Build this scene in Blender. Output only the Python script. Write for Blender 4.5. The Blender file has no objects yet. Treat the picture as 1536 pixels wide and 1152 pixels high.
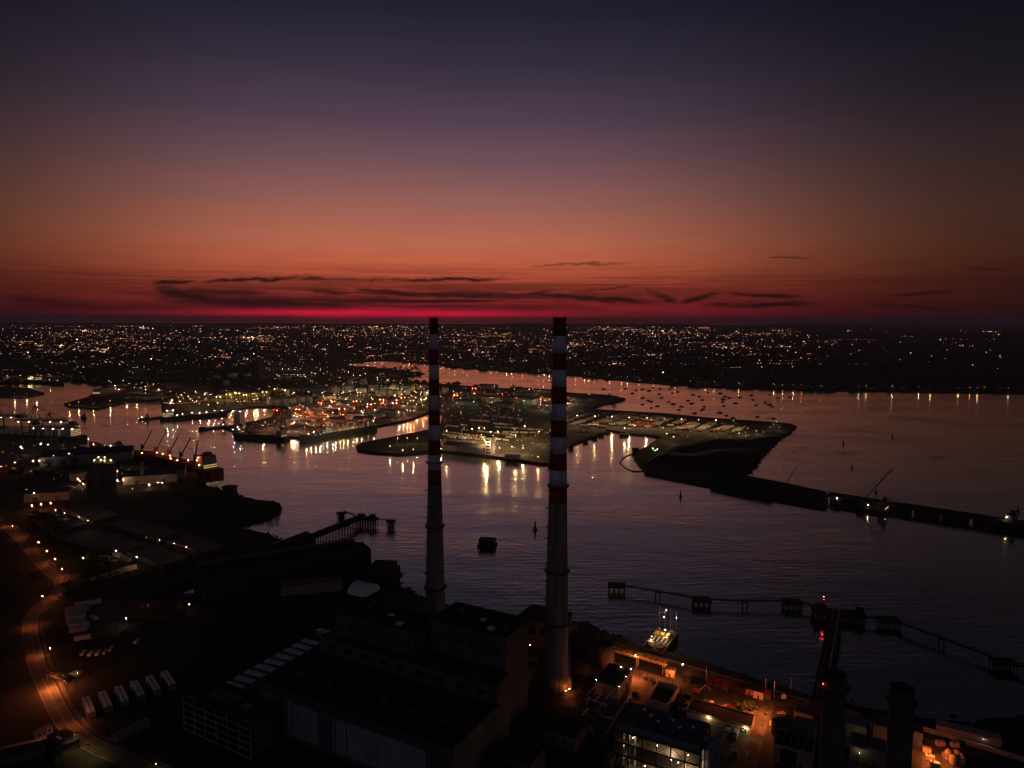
import bpy, bmesh, math, random
from mathutils import Vector, Matrix
from mathutils.geometry import tessellate_polygon
random.seed(7)
PI = math.pi
rad = math.radians
C = bpy.context.scene.collection
scene = bpy.context.scene

# ---------------------------------------------------------------- camera
CAM_H, FPX, PITCH, ROLL = 205.0, 1065.0, rad(5.27), rad(0.25)
_f = Vector((0, math.cos(PITCH), -math.sin(PITCH)))
_r = Vector((1, 0, 0)); _u = _r.cross(_f)
_c, _s = math.cos(ROLL), math.sin(ROLL)
CR, CU = _c*_r + _s*_u, -_s*_r + _c*_u
cam_d = bpy.data.cameras.new('camera')
cam_d.sensor_width = 36; cam_d.lens = 36*FPX/1536
cam_d.clip_start = 1; cam_d.clip_end = 120000
cam = bpy.data.objects.new('camera', cam_d); C.objects.link(cam)
m = Matrix((CR, CU, -_f)).transposed().to_4x4(); m.translation = (0, 0, CAM_H)
cam.matrix_world = m
scene.camera = cam

# ---------------------------------------------------------------- render and exposure
scene.view_settings.view_transform = 'Standard'
scene.view_settings.look = 'None'
scene.view_settings.exposure = 0; scene.view_settings.gamma = 1
scene.view_settings.use_curve_mapping = False
scene.cycles.use_denoising = True
scene.cycles.max_bounces = 5; scene.cycles.diffuse_bounces = 2; scene.cycles.glossy_bounces = 3
scene.cycles.transmission_bounces = 2; scene.cycles.volume_bounces = 0
scene.cycles.sample_clamp_indirect = 1.5
scene.cycles.sample_clamp_direct = 0
scene.cycles.filter_width = 1.3

# ---------------------------------------------------------------- sky at dusk
def lin(r, g, b):
    f = lambda v: (v/255/12.92) if v/255 <= .04045 else ((v/255+.055)/1.055)**2.4
    return (f(r), f(g), f(b))
world = bpy.data.worlds.new('World'); scene.world = world; world.use_nodes = True
WT = world.node_tree
class S:
    """a socket with arithmetic"""
    def __init__(s, sock, t): s.s = sock; s.t = t
    def op(s, o, b=None, c=None):
        n = s.t.nodes.new('ShaderNodeMath'); n.operation = o
        s.t.links.new(s.s, n.inputs[0])
        for i, v in ((1, b), (2, c)):
            if v is None: continue
            if isinstance(v, S): s.t.links.new(v.s, n.inputs[i])
            else: n.inputs[i].default_value = v
        return S(n.outputs[0], s.t)
    def __add__(s, b): return s.op('ADD', b)
    def __sub__(s, b): return s.op('SUBTRACT', b)
    def __mul__(s, b): return s.op('MULTIPLY', b)
    def __truediv__(s, b): return s.op('DIVIDE', b)
    def __rsub__(s, a): return s.op('MULTIPLY_ADD', -1.0, a)
    def sq(s): return s*s
    def mx(s, b): return s.op('MAXIMUM', b)
    def mn(s, b): return s.op('MINIMUM', b)
    def bell(s, c, w): return (((s-c)/w).sq()*-1.0).op('EXPONENT')
    def smooth(s, a, b):
        n = s.t.nodes.new('ShaderNodeMapRange'); n.interpolation_type = 'SMOOTHSTEP'
        s.t.links.new(s.s, n.inputs[0]); n.inputs[1].default_value = a; n.inputs[2].default_value = b
        return S(n.outputs[0], s.t)
def ramp(t, v, stops, interp='LINEAR'):
    n = t.nodes.new('ShaderNodeValToRGB'); e = n.color_ramp.elements; n.color_ramp.interpolation = interp
    while len(e) < len(stops): e.new(0.5)
    for k, (p, c) in enumerate(stops): e[k].position = p; e[k].color = (*c, 1)
    t.links.new(v.s, n.inputs[0]); return n.outputs[0]
def cmix(t, fac, a, b, blend='MIX'):
    n = t.nodes.new('ShaderNodeMix'); n.data_type = 'RGBA'; n.blend_type = blend
    n.clamp_factor = True
    for i, v in ((0, fac), (6, a), (7, b)):
        if isinstance(v, S): t.links.new(v.s, n.inputs[i])
        elif isinstance(v, bpy.types.NodeSocket): t.links.new(v, n.inputs[i])
        else: n.inputs[i].default_value = v if i == 0 else (*v, 1)
    return n.outputs[2]
def comb(t, x, y, z):
    n = t.nodes.new('ShaderNodeCombineXYZ')
    for i, v in enumerate((x, y, z)):
        if isinstance(v, S): t.links.new(v.s, n.inputs[i])
        else: n.inputs[i].default_value = v
    return n.outputs[0]
def noise(t, vec, scale, detail=3, rough=.5, out=0):
    n = t.nodes.new('ShaderNodeTexNoise'); n.inputs['Scale'].default_value = scale
    n.inputs['Detail'].default_value = detail; n.inputs['Roughness'].default_value = rough
    t.links.new(vec, n.inputs['Vector']); return S(n.outputs[out], t)
_tc = WT.nodes.new('ShaderNodeTexCoord'); _sx = WT.nodes.new('ShaderNodeSeparateXYZ')
WT.links.new(_tc.outputs['Generated'], _sx.inputs[0])
dx, dy, dz = [S(_sx.outputs[i], WT) for i in range(3)]
EL = dz.op('ARCSINE')*57.2958
AZ = dx.op('ARCTAN2', dy)*57.2958
wv = comb(WT, AZ*0.06, EL*0.9, 0)
n1 = noise(WT, wv, 1.0, 4, .55)
n2 = noise(WT, comb(WT, AZ*0.25, EL*1.6, 3.3), 1.0, 5, .6)
def px_dir(px, py):
    d = (_f + CR*((px-768)/FPX) + CU*((576-py)/FPX)).normalized()
    return math.degrees(math.atan2(d.x, d.y)), math.degrees(math.asin(d.z))
elev_t = (EL + (n1-.5)*0.9*EL.smooth(0, 3) ) / 30.0
ctr = ramp(WT, elev_t, [(0, lin(88, 24, 34)), (.02, lin(122, 28, 38)), (.06, lin(146, 48, 42)), (.10, lin(172, 72, 52)), (.15, lin(188, 94, 66)), (.20, lin(182, 102, 78)), (.30, lin(148, 94, 86)), (.40, lin(112, 79, 86)), (.50, lin(82, 63, 78)), (.62, lin(55, 46, 62)), (.74, lin(33, 32, 48)), (.84, lin(23, 24, 38)), (1, lin(14, 15, 28))])
edg = ramp(WT, elev_t, [(0, lin(30, 15, 19)), (.02, lin(36, 15, 17)), (.08, lin(48, 20, 17)), (.17, lin(56, 30, 21)), (.25, lin(54, 34, 28)), (.40, lin(40, 29, 31)), (.52, lin(24, 20, 27)), (.70, lin(13, 12, 20)), (1, lin(9, 10, 18))])
azc = AZ + 7.0
_gl, _gr = (azc.mn(0)/-24.2).op('POWER', 3.0), (azc.mx(0)/27.0).op('POWER', 3.0)
gl = ((_gl+_gr)*-1.0).op('EXPONENT')
sky = cmix(WT, gl, edg, ctr)
# crimson afterglow just over the horizon, where the sun went down
strip = EL.bell(.30, .30) * AZ.bell(-11.0, 10.0) * (n2*1.3 + .45)
strip2 = EL.bell(.8, .8) * AZ.bell(-3, 16) * .40
sky = cmix(WT, strip2, sky, lin(150, 22, 38))
# faint striations
st = (n2-.5)*0.55*EL.smooth(9, 1) + 1.0
# long thin cloud streaks: (pixel ends on the photograph turned into bearings, half thickness in degrees, density)
CL = [((225,424),(300,421),.12,.7),((290,423),(470,416),.12,.85),((430,420),(600,420),.13,.9),((560,421),(770,419),.12,.75),
      ((226,431),(330,452),.38,.8),((250,436),(420,440),.30,.6),((310,452),(560,458),.50,.75),((225,440),(420,462),.45,.7),((420,448),(640,452),.30,.6),((460,434),(532,440),.20,.6),
      ((525,435),(650,444),.20,.75),((640,446),(770,441),.28,.75),((760,448),(842,432),.16,.75),((768,440),(1010,455),.2,.8),
      ((848,440),(958,428),.10,.6),((962,435),(1022,454),.22,.85),((1018,454),(1088,437),.20,.8),((1080,438),(1208,446),.13,.7),
      ((1050,458),(1232,456),.15,.7),((795,398),(945,394),.07,.4),((1153,384),(1216,389),.06,.5),((1335,443),(1432,437),.08,.5),
      ((1300,456),(1420,464),.09,.45),((600,462),(900,460),.28,.45),((0,446),(140,458),.25,.4),((30,462),(330,464),.3,.5),((610,405),(700,404),.05,.25),((1450,402),(1520,404),.06,.3)]
warp = (noise(WT, comb(WT, AZ*0.35, EL*0.8, 9.1), 1.0, 4, .6)-.5)
warp2 = (noise(WT, comb(WT, AZ*1.1, EL*3.2, 4.7), 1.0, 5, .65)-.5)
AZw, ELw = AZ, EL + warp*0.55 + warp2*0.42
mask = None
for a, b, th, de in CL:
    a0, e0 = px_dir(*a); a1, e1 = px_dir(*b)
    t_ = (AZw-a0)/(a1-a0)
    d_ = ELw - (t_*(e1-e0)+e0)
    k = d_.bell(0, th*1.6) * t_.smooth(-.12, .22) * t_.smooth(1.15, .7) * min(1.0, de*1.5)
    mask = k if mask is None else mask.mx(k)
wisp = noise(WT, comb(WT, AZ*.075 + EL*.30, EL*2.4, 1.9), 1.0, 7, .62)
wisp2 = noise(WT, comb(WT, AZ*.06 - EL*.22, EL*3.0, 7.7), 1.0, 7, .62)
lay = (wisp.smooth(.43, .56)*EL.bell(1.6, 1.25)*AZ.bell(-8, 23)*1.0).mx(wisp2.smooth(.46, .58)*EL.bell(2.5, 1.3)*AZ.bell(-4, 30)*.6)
mask = mask*(n2.smooth(.25, .55)*.55+.45)
mask = mask.mx(lay)*EL.smooth(.15, .75)
cloudc = cmix(WT, gl, lin(16, 7, 9), lin(40, 12, 18))
sky = cmix(WT, mask.mn(1), sky, cloudc)
sky = cmix(WT, (strip*1.25).mn(1), sky, lin(215, 24, 62))
nv = WT.nodes.new('ShaderNodeVectorMath'); nv.operation = 'SCALE'
WT.links.new(sky, nv.inputs[0]); WT.links.new(st.s, nv.inputs['Scale'])
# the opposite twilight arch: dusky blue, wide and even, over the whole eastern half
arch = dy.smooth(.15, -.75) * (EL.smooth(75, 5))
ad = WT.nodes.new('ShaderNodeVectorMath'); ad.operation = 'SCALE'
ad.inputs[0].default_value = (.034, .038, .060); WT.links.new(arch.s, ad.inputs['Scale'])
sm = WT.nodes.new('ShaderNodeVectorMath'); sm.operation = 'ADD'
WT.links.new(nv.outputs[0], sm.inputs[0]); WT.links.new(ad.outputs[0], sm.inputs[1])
bg = next(n for n in WT.nodes if n.type == 'BACKGROUND')
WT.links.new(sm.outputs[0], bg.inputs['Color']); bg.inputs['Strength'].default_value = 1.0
# physical sky under it, sun below the horizon: a trace of blue overall
sk = WT.nodes.new('ShaderNodeTexSky'); sk.sky_type = 'NISHITA'; sk.sun_disc = False
sk.sun_elevation = rad(-4); sk.sun_rotation = rad(-11)
bg2 = WT.nodes.new('ShaderNodeBackground'); bg2.inputs['Strength'].default_value = .02
WT.links.new(sk.outputs[0], bg2.inputs['Color'])
ash = WT.nodes.new('ShaderNodeAddShader')
wo = next(n for n in WT.nodes if n.type == 'OUTPUT_WORLD')
WT.links.new(bg.outputs[0], ash.inputs[0]); WT.links.new(bg2.outputs[0], ash.inputs[1]); WT.links.new(ash.outputs[0], wo.inputs['Surface'])
world.cycles.sampling_method = 'MANUAL'; world.cycles.sample_map_resolution = 512

# ---------------------------------------------------------------- helpers
def P(px, py, z=0.0):
    d = _f + CR*((px-768)/FPX) + CU*((576-py)/FPX)
    t = (z-CAM_H)/d.z
    return Vector((d.x*t, d.y*t, z))
class MB:
    def __init__(s): s.v = []; s.f = []; s.mi = []; s.m = 0
    def face(s, pts):
        n = len(s.v); s.v += [tuple(p) for p in pts]; s.f.append(tuple(range(n, n+len(pts)))); s.mi.append(s.m)
    def box(s, x0, x1, y0, y1, z0, z1):
        n = len(s.v)
        s.v += [(x0,y0,z0),(x1,y0,z0),(x1,y1,z0),(x0,y1,z0),(x0,y0,z1),(x1,y0,z1),(x1,y1,z1),(x0,y1,z1)]
        for f in ((3,2,1,0),(4,5,6,7),(0,1,5,4),(1,2,6,5),(2,3,7,6),(3,0,4,7)): s.f.append(tuple(n+i for i in f)); s.mi.append(s.m)
        return s
    def bar(s, p, q, r, n=6, r2=None):
        p, q = Vector(p), Vector(q); d = (q-p)
        if d.length < 1e-6: return s
        d.normalize(); a = Vector((0,0,1)) if abs(d.z) < .9 else Vector((1,0,0))
        x = d.cross(a).normalized(); y = d.cross(x); r2 = r if r2 is None else r2
        b = len(s.v)
        for c, rr in ((p, r), (q, r2)):
            for k in range(n):
                t = 2*PI*k/n+PI/n; s.v.append(tuple(c + (x*math.cos(t)+y*math.sin(t))*rr))
        for k in range(n): s.f.append((b+k, b+(k+1)%n, b+n+(k+1)%n, b+n+k)); s.mi.append(s.m)
        s.f.append(tuple(b+k for k in reversed(range(n)))); s.f.append(tuple(b+n+k for k in range(n))); s.mi += [s.m]*2
        return s
    def lathe(s, prof, n=24, c=(0,0), cap=True):
        b = len(s.v)
        for r, z in prof:
            for k in range(n): s.v.append((c[0]+r*math.cos(2*PI*k/n), c[1]+r*math.sin(2*PI*k/n), z))
        for i in range(len(prof)-1):
            for k in range(n): s.f.append((b+i*n+k, b+i*n+(k+1)%n, b+(i+1)*n+(k+1)%n, b+(i+1)*n+k)); s.mi.append(s.m)
        if cap:
            s.f.append(tuple(b+k for k in reversed(range(n)))); e = b+(len(prof)-1)*n
            s.f.append(tuple(e+k for k in range(n))); s.mi += [s.m]*2
        return s
    def prism(s, pts, z0, z1, flare=0):
        """closed outline extruded from z0 to z1"""
        n = len(pts); b = len(s.v)
        ar = sum(pts[i][0]*pts[(i+1)%n][1]-pts[(i+1)%n][0]*pts[i][1] for i in range(n))
        if ar < 0: pts = list(reversed(pts))
        for z in (z0, z1): s.v += [(p[0], p[1], z) for p in pts]
        for i in range(n): s.f.append((b+i, b+(i+1)%n, b+n+(i+1)%n, b+n+i)); s.mi.append(s.m)
        for t in tessellate_polygon([[Vector((p[0], p[1], 0)) for p in pts]]):
            a, c, d = [Vector((*pts[i][:2], 0)) for i in t]
            t = tuple(t) if (c-a).cross(d-a).z > 0 else tuple(reversed(t))
            s.f.append(tuple(b+n+i for i in t)); s.mi.append(s.m)
        return s
    def ico(s, c, r, sx=1, sy=1, sz=1):
        b = len(s.v)
        o = [(1,0,0),(-1,0,0),(0,1,0),(0,-1,0),(0,0,1),(0,0,-1)]
        s.v += [(c[0]+x*r*sx, c[1]+y*r*sy, c[2]+z*r*sz) for x, y, z in o]
        for f in ((0,2,4),(2,1,4),(1,3,4),(3,0,4),(2,0,5),(1,2,5),(3,1,5),(0,3,5)): s.f.append(tuple(b+i for i in f)); s.mi.append(s.m)
        return s
    def gable(s, L, W, h, r, x0=0, y0=0, z0=0):
        """pitched shed roof along x on walls of height h"""
        ym = y0+W/2
        s.face([(x0,y0,z0+h),(x0+L,y0,z0+h),(x0+L,ym,z0+h+r),(x0,ym,z0+h+r)])
        s.face([(x0+L,y0+W,z0+h),(x0,y0+W,z0+h),(x0,ym,z0+h+r),(x0+L,ym,z0+h+r)])
        s.face([(x0,y0+W,z0+h),(x0,y0,z0+h),(x0,ym,z0+h+r)]); s.face([(x0+L,y0,z0+h),(x0+L,y0+W,z0+h),(x0+L,ym,z0+h+r)])
        return s
    def mesh(s, name, mats):
        me = bpy.data.meshes.new(name); me.from_pydata(s.v, [], s.f)
        for k in (mats if isinstance(mats, (list, tuple)) else [mats]): me.materials.append(k)
        if any(s.mi): me.polygons.foreach_set('material_index', s.mi)
        me.update(); return me
    def build(s, name, mats, parent=None, loc=None, rz=0, smooth=False):
        me = s.mesh(name, mats)
        if smooth: me.polygons.foreach_set('use_smooth', [len(p.vertices) == 4 for p in me.polygons])
        o = bpy.data.objects.new(name, me); C.objects.link(o)
        if parent: o.parent = parent
        if loc is not None: o.location = loc; o.rotation_euler.z = rz
        return o
def inst(name, me, parent=None, loc=(0,0,0), rz=0, sc=None):
    o = bpy.data.objects.new(name, me); C.objects.link(o)
    if parent: o.parent = parent
    o.location = loc; o.rotation_euler.z = rz
    if sc is not None: o.scale = sc if isinstance(sc, tuple) else (sc,)*3
    return o
def tag(o, label, cat, group=None, kind=None):
    if label: o['label'] = label
    if cat: o['category'] = cat
    if group: o['group'] = group
    if kind: o['kind'] = kind
    return o
def thing(name, label, cat, loc=(0,0,0), rz=0, group=None):
    o = bpy.data.objects.new(name, None); C.objects.link(o); o.empty_display_size = 1
    o.location = loc; o.rotation_euler.z = rz
    return tag(o, label, cat, group)
def dup(root, loc, rz, label=None, group=None):
    r = root.copy(); C.objects.link(r); r.location = loc; r.rotation_euler.z = rz
    if label: r['label'] = label
    if group: r['group'] = group
    for ch in list(root.children):
        c = ch.copy(); C.objects.link(c); c.parent = r
        for g in ch.children:
            d = g.copy(); C.objects.link(d); d.parent = c
    return r
def frame(a, b, c, z):
    """roof corners front-left, front-right, back-right (pixels) at height z -> origin, angle, length, depth"""
    A, B, D = P(*a, z), P(*b, z), P(*c, z)
    e = (B-A); L = e.length; ang = math.atan2(e.y, e.x); n = Vector((-e.y, e.x, 0))/L
    return A, ang, L, (D-B).dot(n)
def mat(name, col, rough=.8, metal=0, var=.35, scale=.3, stretch=(1,1,1), spec=.3, bump=0, col2=None):
    M = bpy.data.materials.new(name); M.use_nodes = True; t = M.node_tree; b = t.nodes['Principled BSDF']
    tc = t.nodes.new('ShaderNodeTexCoord'); mp = t.nodes.new('ShaderNodeMapping'); mp.inputs['Scale'].default_value = stretch
    t.links.new(tc.outputs['Object'], mp.inputs[0])
    nz = noise(t, mp.outputs[0], scale, 6, .65)
    c2 = col2 or tuple(v*(1-var) for v in col); c1 = tuple(min(1, v*(1+var*.6)) for v in col)
    r = ramp(t, nz, [(.3, c2), (.7, c1)])
    t.links.new(r, b.inputs['Base Color'])
    b.inputs['Roughness'].default_value = rough; b.inputs['Metallic'].default_value = metal
    b.inputs['Specular IOR Level'].default_value = spec
    if bump:
        bn = t.nodes.new('ShaderNodeBump'); bn.inputs['Strength'].default_value = bump; bn.inputs['Distance'].default_value = .3
        t.links.new(nz.s, bn.inputs['Height']); t.links.new(bn.outputs[0], b.inputs['Normal'])
    return M
def emis(name, col, strength, sampling=True):
    M = bpy.data.materials.new(name); M.use_nodes = True; t = M.node_tree; t.nodes.clear()
    e = t.nodes.new('ShaderNodeEmission'); o = t.nodes.new('ShaderNodeOutputMaterial')
    e.inputs[0].default_value = (*col, 1); e.inputs[1].default_value = strength
    t.links.new(e.outputs[0], o.inputs[0])
    if not sampling: M.cycles.emission_sampling = 'NONE'
    return M
M = dict(
    concrete=mat('concrete', (.19,.18,.17), .9, 0, .45, .12, (1,1,.12), bump=.2),
    conc_dark=mat('dark_concrete', (.07,.068,.066), .9, 0, .4, .15),
    wall=mat('render_wall', (.09,.085,.085), .9, 0, .35, .1, (1,1,.3)),
    panel=mat('pale_panel', (.30,.27,.29), .8, 0, .25, .15, (1,1,.2)),
    bitumen=mat('bitumen_roof', (.026,.026,.03), .95, 0, .6, .09),
    red=mat('red_paint', (.28,.015,.02), .7, 0, .55, .5, (1,1,.07)),
    white=mat('white_paint', (.64,.64,.67), .7, 0, .40, .5, (1,1,.06)),
    steel=mat('dark_steel', (.05,.05,.055), .6, .3),
    rail=mat('rail_steel', (.10,.10,.105), .6, .3),
    tarmac=mat('tarmac', (.085,.074,.066), .85, 0, .65, .22),
    yard=mat('yard_tarmac', (.085,.075,.065), .9, 0, .8, .16),
    ground=mat('rough_ground', (.026,.026,.02), .95, 0, .6, .02),
    port=mat('port_ground', (.06,.052,.044), .9, 0, .6, .012),
    city=mat('city_ground', (.02,.019,.02), .95, 0, .5, .002),
    coal=mat('black_spoil', (.015,.015,.015), .95, 0, .5, .03),
    rock=mat('rock', (.03,.03,.028), .95, 0, .5, .3),
    leaf=mat('leaf', (.035,.048,.02), .9, 0, .5, .8),
    bark=mat('bark', (.05,.04,.03), .95, 0, .4, 2),
    tank=mat('tank_paint', (.55,.54,.46), .6, 0, .2, .1, (1,1,.2)),
    shed=mat('shed_cladding', (.16,.16,.17), .7, 0, .3, .1),
    shedroof=mat('shed_roof', (.085,.085,.095), .7, 0, .35, .05),
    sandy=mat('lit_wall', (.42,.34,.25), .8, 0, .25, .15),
    brick=mat('brick_wall', (.035,.024,.02), .9, 0, .4, .3),
    timber=mat('wet_timber', (.022,.02,.018), .8, 0, .4, .5),
    hull=mat('hull_black', (.02,.02,.024), .6, 0, .4, .08),
    hullred=mat('hull_red', (.14,.02,.015), .6, 0, .4, .08),
    deckpaint=mat('deck_paint', (.12,.05,.035), .7, 0, .4, .1),
    boxwhite=mat('white_cladding', (.72,.75,.80), .6, 0, .2, .5),
    boxgrey=mat('grey_cladding', (.16,.17,.19), .6, 0, .2, .5),
    blue=mat('blue_sheet', (.035,.045,.085), .6, 0, .4, .2),
    craneor=mat('crane_orange', (.35,.09,.03), .6, 0, .3, .4),
    cranered=mat('crane_red', (.40,.03,.02), .6, 0, .3, .4),
    craneyel=mat('crane_yellow', (.45,.34,.10), .6, 0, .3, .4),
    tpool=mat('tank_cover', (.03,.032,.055), .55, 0, .35, .03),
    line=mat('road_paint', (.22,.20,.18), .7, 0, .2, .5),
    glassd=mat('dark_glass', (.012,.013,.016), .25, 0, .3, .3, spec=.5),
    pipe=mat('pipe_white', (.55,.52,.46), .5, 0, .2, .5),
)
E_ = dict(
    warm=emis('lamp_warm', (1, .62, .30), 320), white=emis('lamp_white', (1, .80, .60), 300), cool=emis('lamp_cool', (.80, .88, 1), 220),
    sodium=emis('lamp_sodium', (1, .24, .055), 600), yellow=emis('lamp_yellow', (1, .68, .24), 300), red=emis('lamp_red', (1, .05, .05), 16),
    green=emis('lamp_green', (.5, 1, .35), 60), win=emis('lit_window', (1, .66, .28), 1.3, False), flood=emis('flood_panel', (1, .78, .45), 26),
    spill=emis('work_light', (1, .66, .34), 620))
TRAILER_MATS = [mat('trailer_'+n, c, .6, 0, .15, .5) for n, c in (('white', (.55,.53,.5)), ('grey', (.30,.30,.31)), ('cream', (.5,.44,.34)), ('red', (.32,.05,.04)), ('blue', (.10,.13,.24)), ('tan', (.34,.25,.16)))]

# ---------------------------------------------------------------- water
def water_mat():
    W = bpy.data.materials.new('water'); W.use_nodes = True; t = W.node_tree; t.nodes.clear()
    tc = t.nodes.new('ShaderNodeTexCoord')
    def mapped(sc, rz=0):
        mp = t.nodes.new('ShaderNodeMapping'); mp.inputs['Scale'].default_value = sc; mp.inputs['Rotation'].default_value = (0, 0, rz)
        t.links.new(tc.outputs['Object'], mp.inputs[0]); return mp.outputs[0]
    big = noise(t, mapped((1, 1, 1)), .006, 4, .6)          # wind patches
    cur = noise(t, mapped((.35, 1, 1), .25), .011, 5, .6)    # currents and slicks
    w1 = noise(t, mapped((.5, 1, 1), -.2), .15, 4, .6)     # wind waves
    w2 = noise(t, mapped((.45, 1, 1), .12), .05, 2, .5)      # swell
    w3 = noise(t, mapped((.5, 1, 1), .5), .42, 2, .5)        # ripples
    wv_ = t.nodes.new('ShaderNodeTexWave'); wv_.wave_type = 'BANDS'; wv_.bands_direction = 'Y'
    wv_.inputs['Scale'].default_value = .045; wv_.inputs['Distortion'].default_value = 7; wv_.inputs['Detail'].default_value = 2; wv_.inputs['Detail Scale'].default_value = .35
    t.links.new(mapped((.30, 1, 1), -.22), wv_.inputs['Vector'])
    wv2 = S(wv_.outputs['Fac'], t)
    slick = cur.smooth(.36, .60)*.8 + .2
    hgt = (w1*2.0 + w3*.9)*slick + w2*1.2 + wv2*.14
    cl_n = noise(t, mapped((.6, 1, 1), .35), .0045, 6, .62)
    line = cl_n.bell(.5, .0075) * noise(t, mapped((1, 1, 1)), .0021, 2, .5).smooth(.46, .62)
    amp = big.smooth(.3, .75)*.65 + .25
    bp = t.nodes.new('ShaderNodeBump'); bp.inputs['Distance'].default_value = 1.0
    t.links.new(hgt.s, bp.inputs['Height']); t.links.new((amp*.26).s, bp.inputs['Strength'])
    gl_ = t.nodes.new('ShaderNodeBsdfGlossy'); gl_.distribution = 'MULTI_GGX'
    t.links.new(((cur.smooth(.42, .68)*.08)+.10+line*.16).s, gl_.inputs['Roughness'])
    gl_.inputs['Color'].default_value = (1, .99, .86, 1)
    df = t.nodes.new('ShaderNodeBsdfDiffuse'); df.inputs[0].default_value = (.012, .014, .018, 1)
    fr = t.nodes.new('ShaderNodeLayerWeight'); fr.inputs['Blend'].default_value = .5
    t.links.new(bp.outputs[0], gl_.inputs['Normal']); t.links.new(bp.outputs[0], fr.inputs['Normal'])
    mx = t.nodes.new('ShaderNodeMixShader'); o = t.nodes.new('ShaderNodeOutputMaterial')
    t.links.new((S(fr.outputs['Facing'], t).op('POWER', 1.7)*.58+.45-line*.22).mn(1).s, mx.inputs[0]); t.links.new(df.outputs[0], mx.inputs[1]); t.links.new(gl_.outputs[0], mx.inputs[2])
    t.links.new(mx.outputs[0], o.inputs[0]); return W
w = MB(); w.face([(-40000,-3000,0),(40000,-3000,0),(40000,30000,0),(-40000,30000,0)])
tag(w.build('water', water_mat()), 'calm estuary water reflecting the red dusk sky', None, None, 'structure')

# ---------------------------------------------------------------- land
def land(name, pts, z0, z1, m, label):
    o = MB().prism(pts, z0, z1).build(name, m); return tag(o, label, None, None, 'structure')
def rough(pts, step=25, amp=5, seed=1):
    """break a shoreline into small uneven steps"""
    rn = random.Random(seed); out = []
    for a, b in zip(pts, pts[1:]):
        n = max(1, int((b-a).length/step))
        for k in range(n):
            p = a.lerp(b, k/n); out.append(p + (Vector((rn.uniform(-1,1), rn.uniform(-1,1), 0))*amp if k else Vector()))
    out.append(pts[-1]); return out
def PL(l, z=0): return [P(x, y, z) for x, y in l]
north_shore = PL([(1700,593),(1620,592),(1536,591),(1490,590),(1400,589),(1280,587),(1150,584),(1050,580),(960,574),(900,568),(850,563),(800,559.5),(760,557),(700,553),(640,546),(600,542.5),(565,541.5),(535,544),(512,547)])
spit = PL([(522,549),(548,550.5),(565,553),(590,556),(615,558),(637,561),(625,563.5),(606,566),(603,571),(618,573.5),(640,575),(700,580),(745,583),(800,586.5),(825,588),(870,591.5),(905,593.5),(925,596),(938,599.5),(930,602.5),(905,607.5),(893,612),(886,615)])
cross = PL([(945,617.5),(1000,622),(1060,628),(1130,633),(1165,635.5),(1185,637.5),(1195,641)])
blackside = PL([(1195,641),(1183,650),(1165,661),(1152,674),(1137,692),(1127,706),(1117,716)])
southq = PL([(1117,716),(1170,726),(1240,741),(1240,764),(1215,760),(1150,748.5),(1085,734),(967,711.5)])
westblack = PL([(967,711.5),(966,706),(957,697),(951,689),(952,682),(962,676),(975,668),(990,659)])
basin2 = PL([(990,657),(975,654.5),(945,652),(925,648.5),(917,648),(880,660),(845,673),(823,690),(823,697),(815,697.5)])
quay2 = PL([(790,693),(720,684.5),(660,677.5),(600,683),(560,680),(537,677),(534,671)])
inner = PL([(545,666),(565,662),(600,655),(640,647),(660,641),(664,622),(648,619),(638,622),(618,630),(590,634),(566,640)])
quay1 = PL([(566,641),(455,661),(449,656),(424,656),(380,651),(345,646),(338,643)])
dock = PL([(345,640),(378,634),(408,627),(414,612),(396,611),(372,612),(345,617),(330,620),(246,632),(240,598),(197,602.5),(146,614.5),(104,611),(96,607),(121,600),(150,592),(186,585),(188,582),(141,576.5),(100,571.5),(84,572.5)])
farleft = PL([(84,572.5),(40,575),(0,577),(-300,577),(-900,577)])
main = ([Vector((-34000,26000,0)), Vector((34000,26000,0)), Vector((34000,2100,0))] + rough(north_shore, 45, 9, 1) + rough(spit, 30, 6, 2) + rough(cross, 60, 2, 3)[1:-1]
        + rough(blackside, 14, 4, 4) + southq[1:] + rough(westblack, 15, 3, 5)[1:] + basin2 + quay2 + inner + quay1 + dock + farleft[1:] + [Vector((-34000, 2600, 0))])
land('city_ground', main, -2, 3, M['city'], 'dark low land of the city and the port across the water')
def inside(p, poly):
    c = False; j = len(poly)-1
    for i in range(len(poly)):
        a, b = poly[i], poly[j]
        if (a.y > p.y) != (b.y > p.y) and p.x < (b.x-a.x)*(p.y-a.y)/(b.y-a.y)+a.x: c = not c
        j = i
    return c
# the paved port terminals: sheets just proud of the land
def sheet(name, pts, z, m, label, t=.012):
    o = MB().prism(pts, z-t, z).build(name, m); return tag(o, label, None, None, 'structure')
sheet('port_yard', PL([(655,668),(668,650),(690,632),(735,612),(800,600),(865,604),(885,617),(940,619),(1000,624),(1060,630),(1130,635),(1160,641),(1140,655),(1075,660),(1010,660),(985,652),(940,649),(917,645),(876,656),(842,668),(822,686),(812,694),(720,681),(660,675)], 3), 3.02, M['port'], 'paved trailer terminal of the port')
sheet('port_yard', PL([(425,653),(350,643),(418,626),(430,605),(520,598),(620,600),(640,612),(610,630),(566,638),(456,657)], 3), 3.02, M['port'], 'paved container terminal behind the long ship')
tag(MB().prism(PL([(-60,582),(0,581),(45,584),(67,591),(34,597),(0,596),(-60,594)]), -2, 3).build('pier', M['conc_dark']), 'low dark pier reaching out from the upper left shore', None, None, 'structure')
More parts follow.
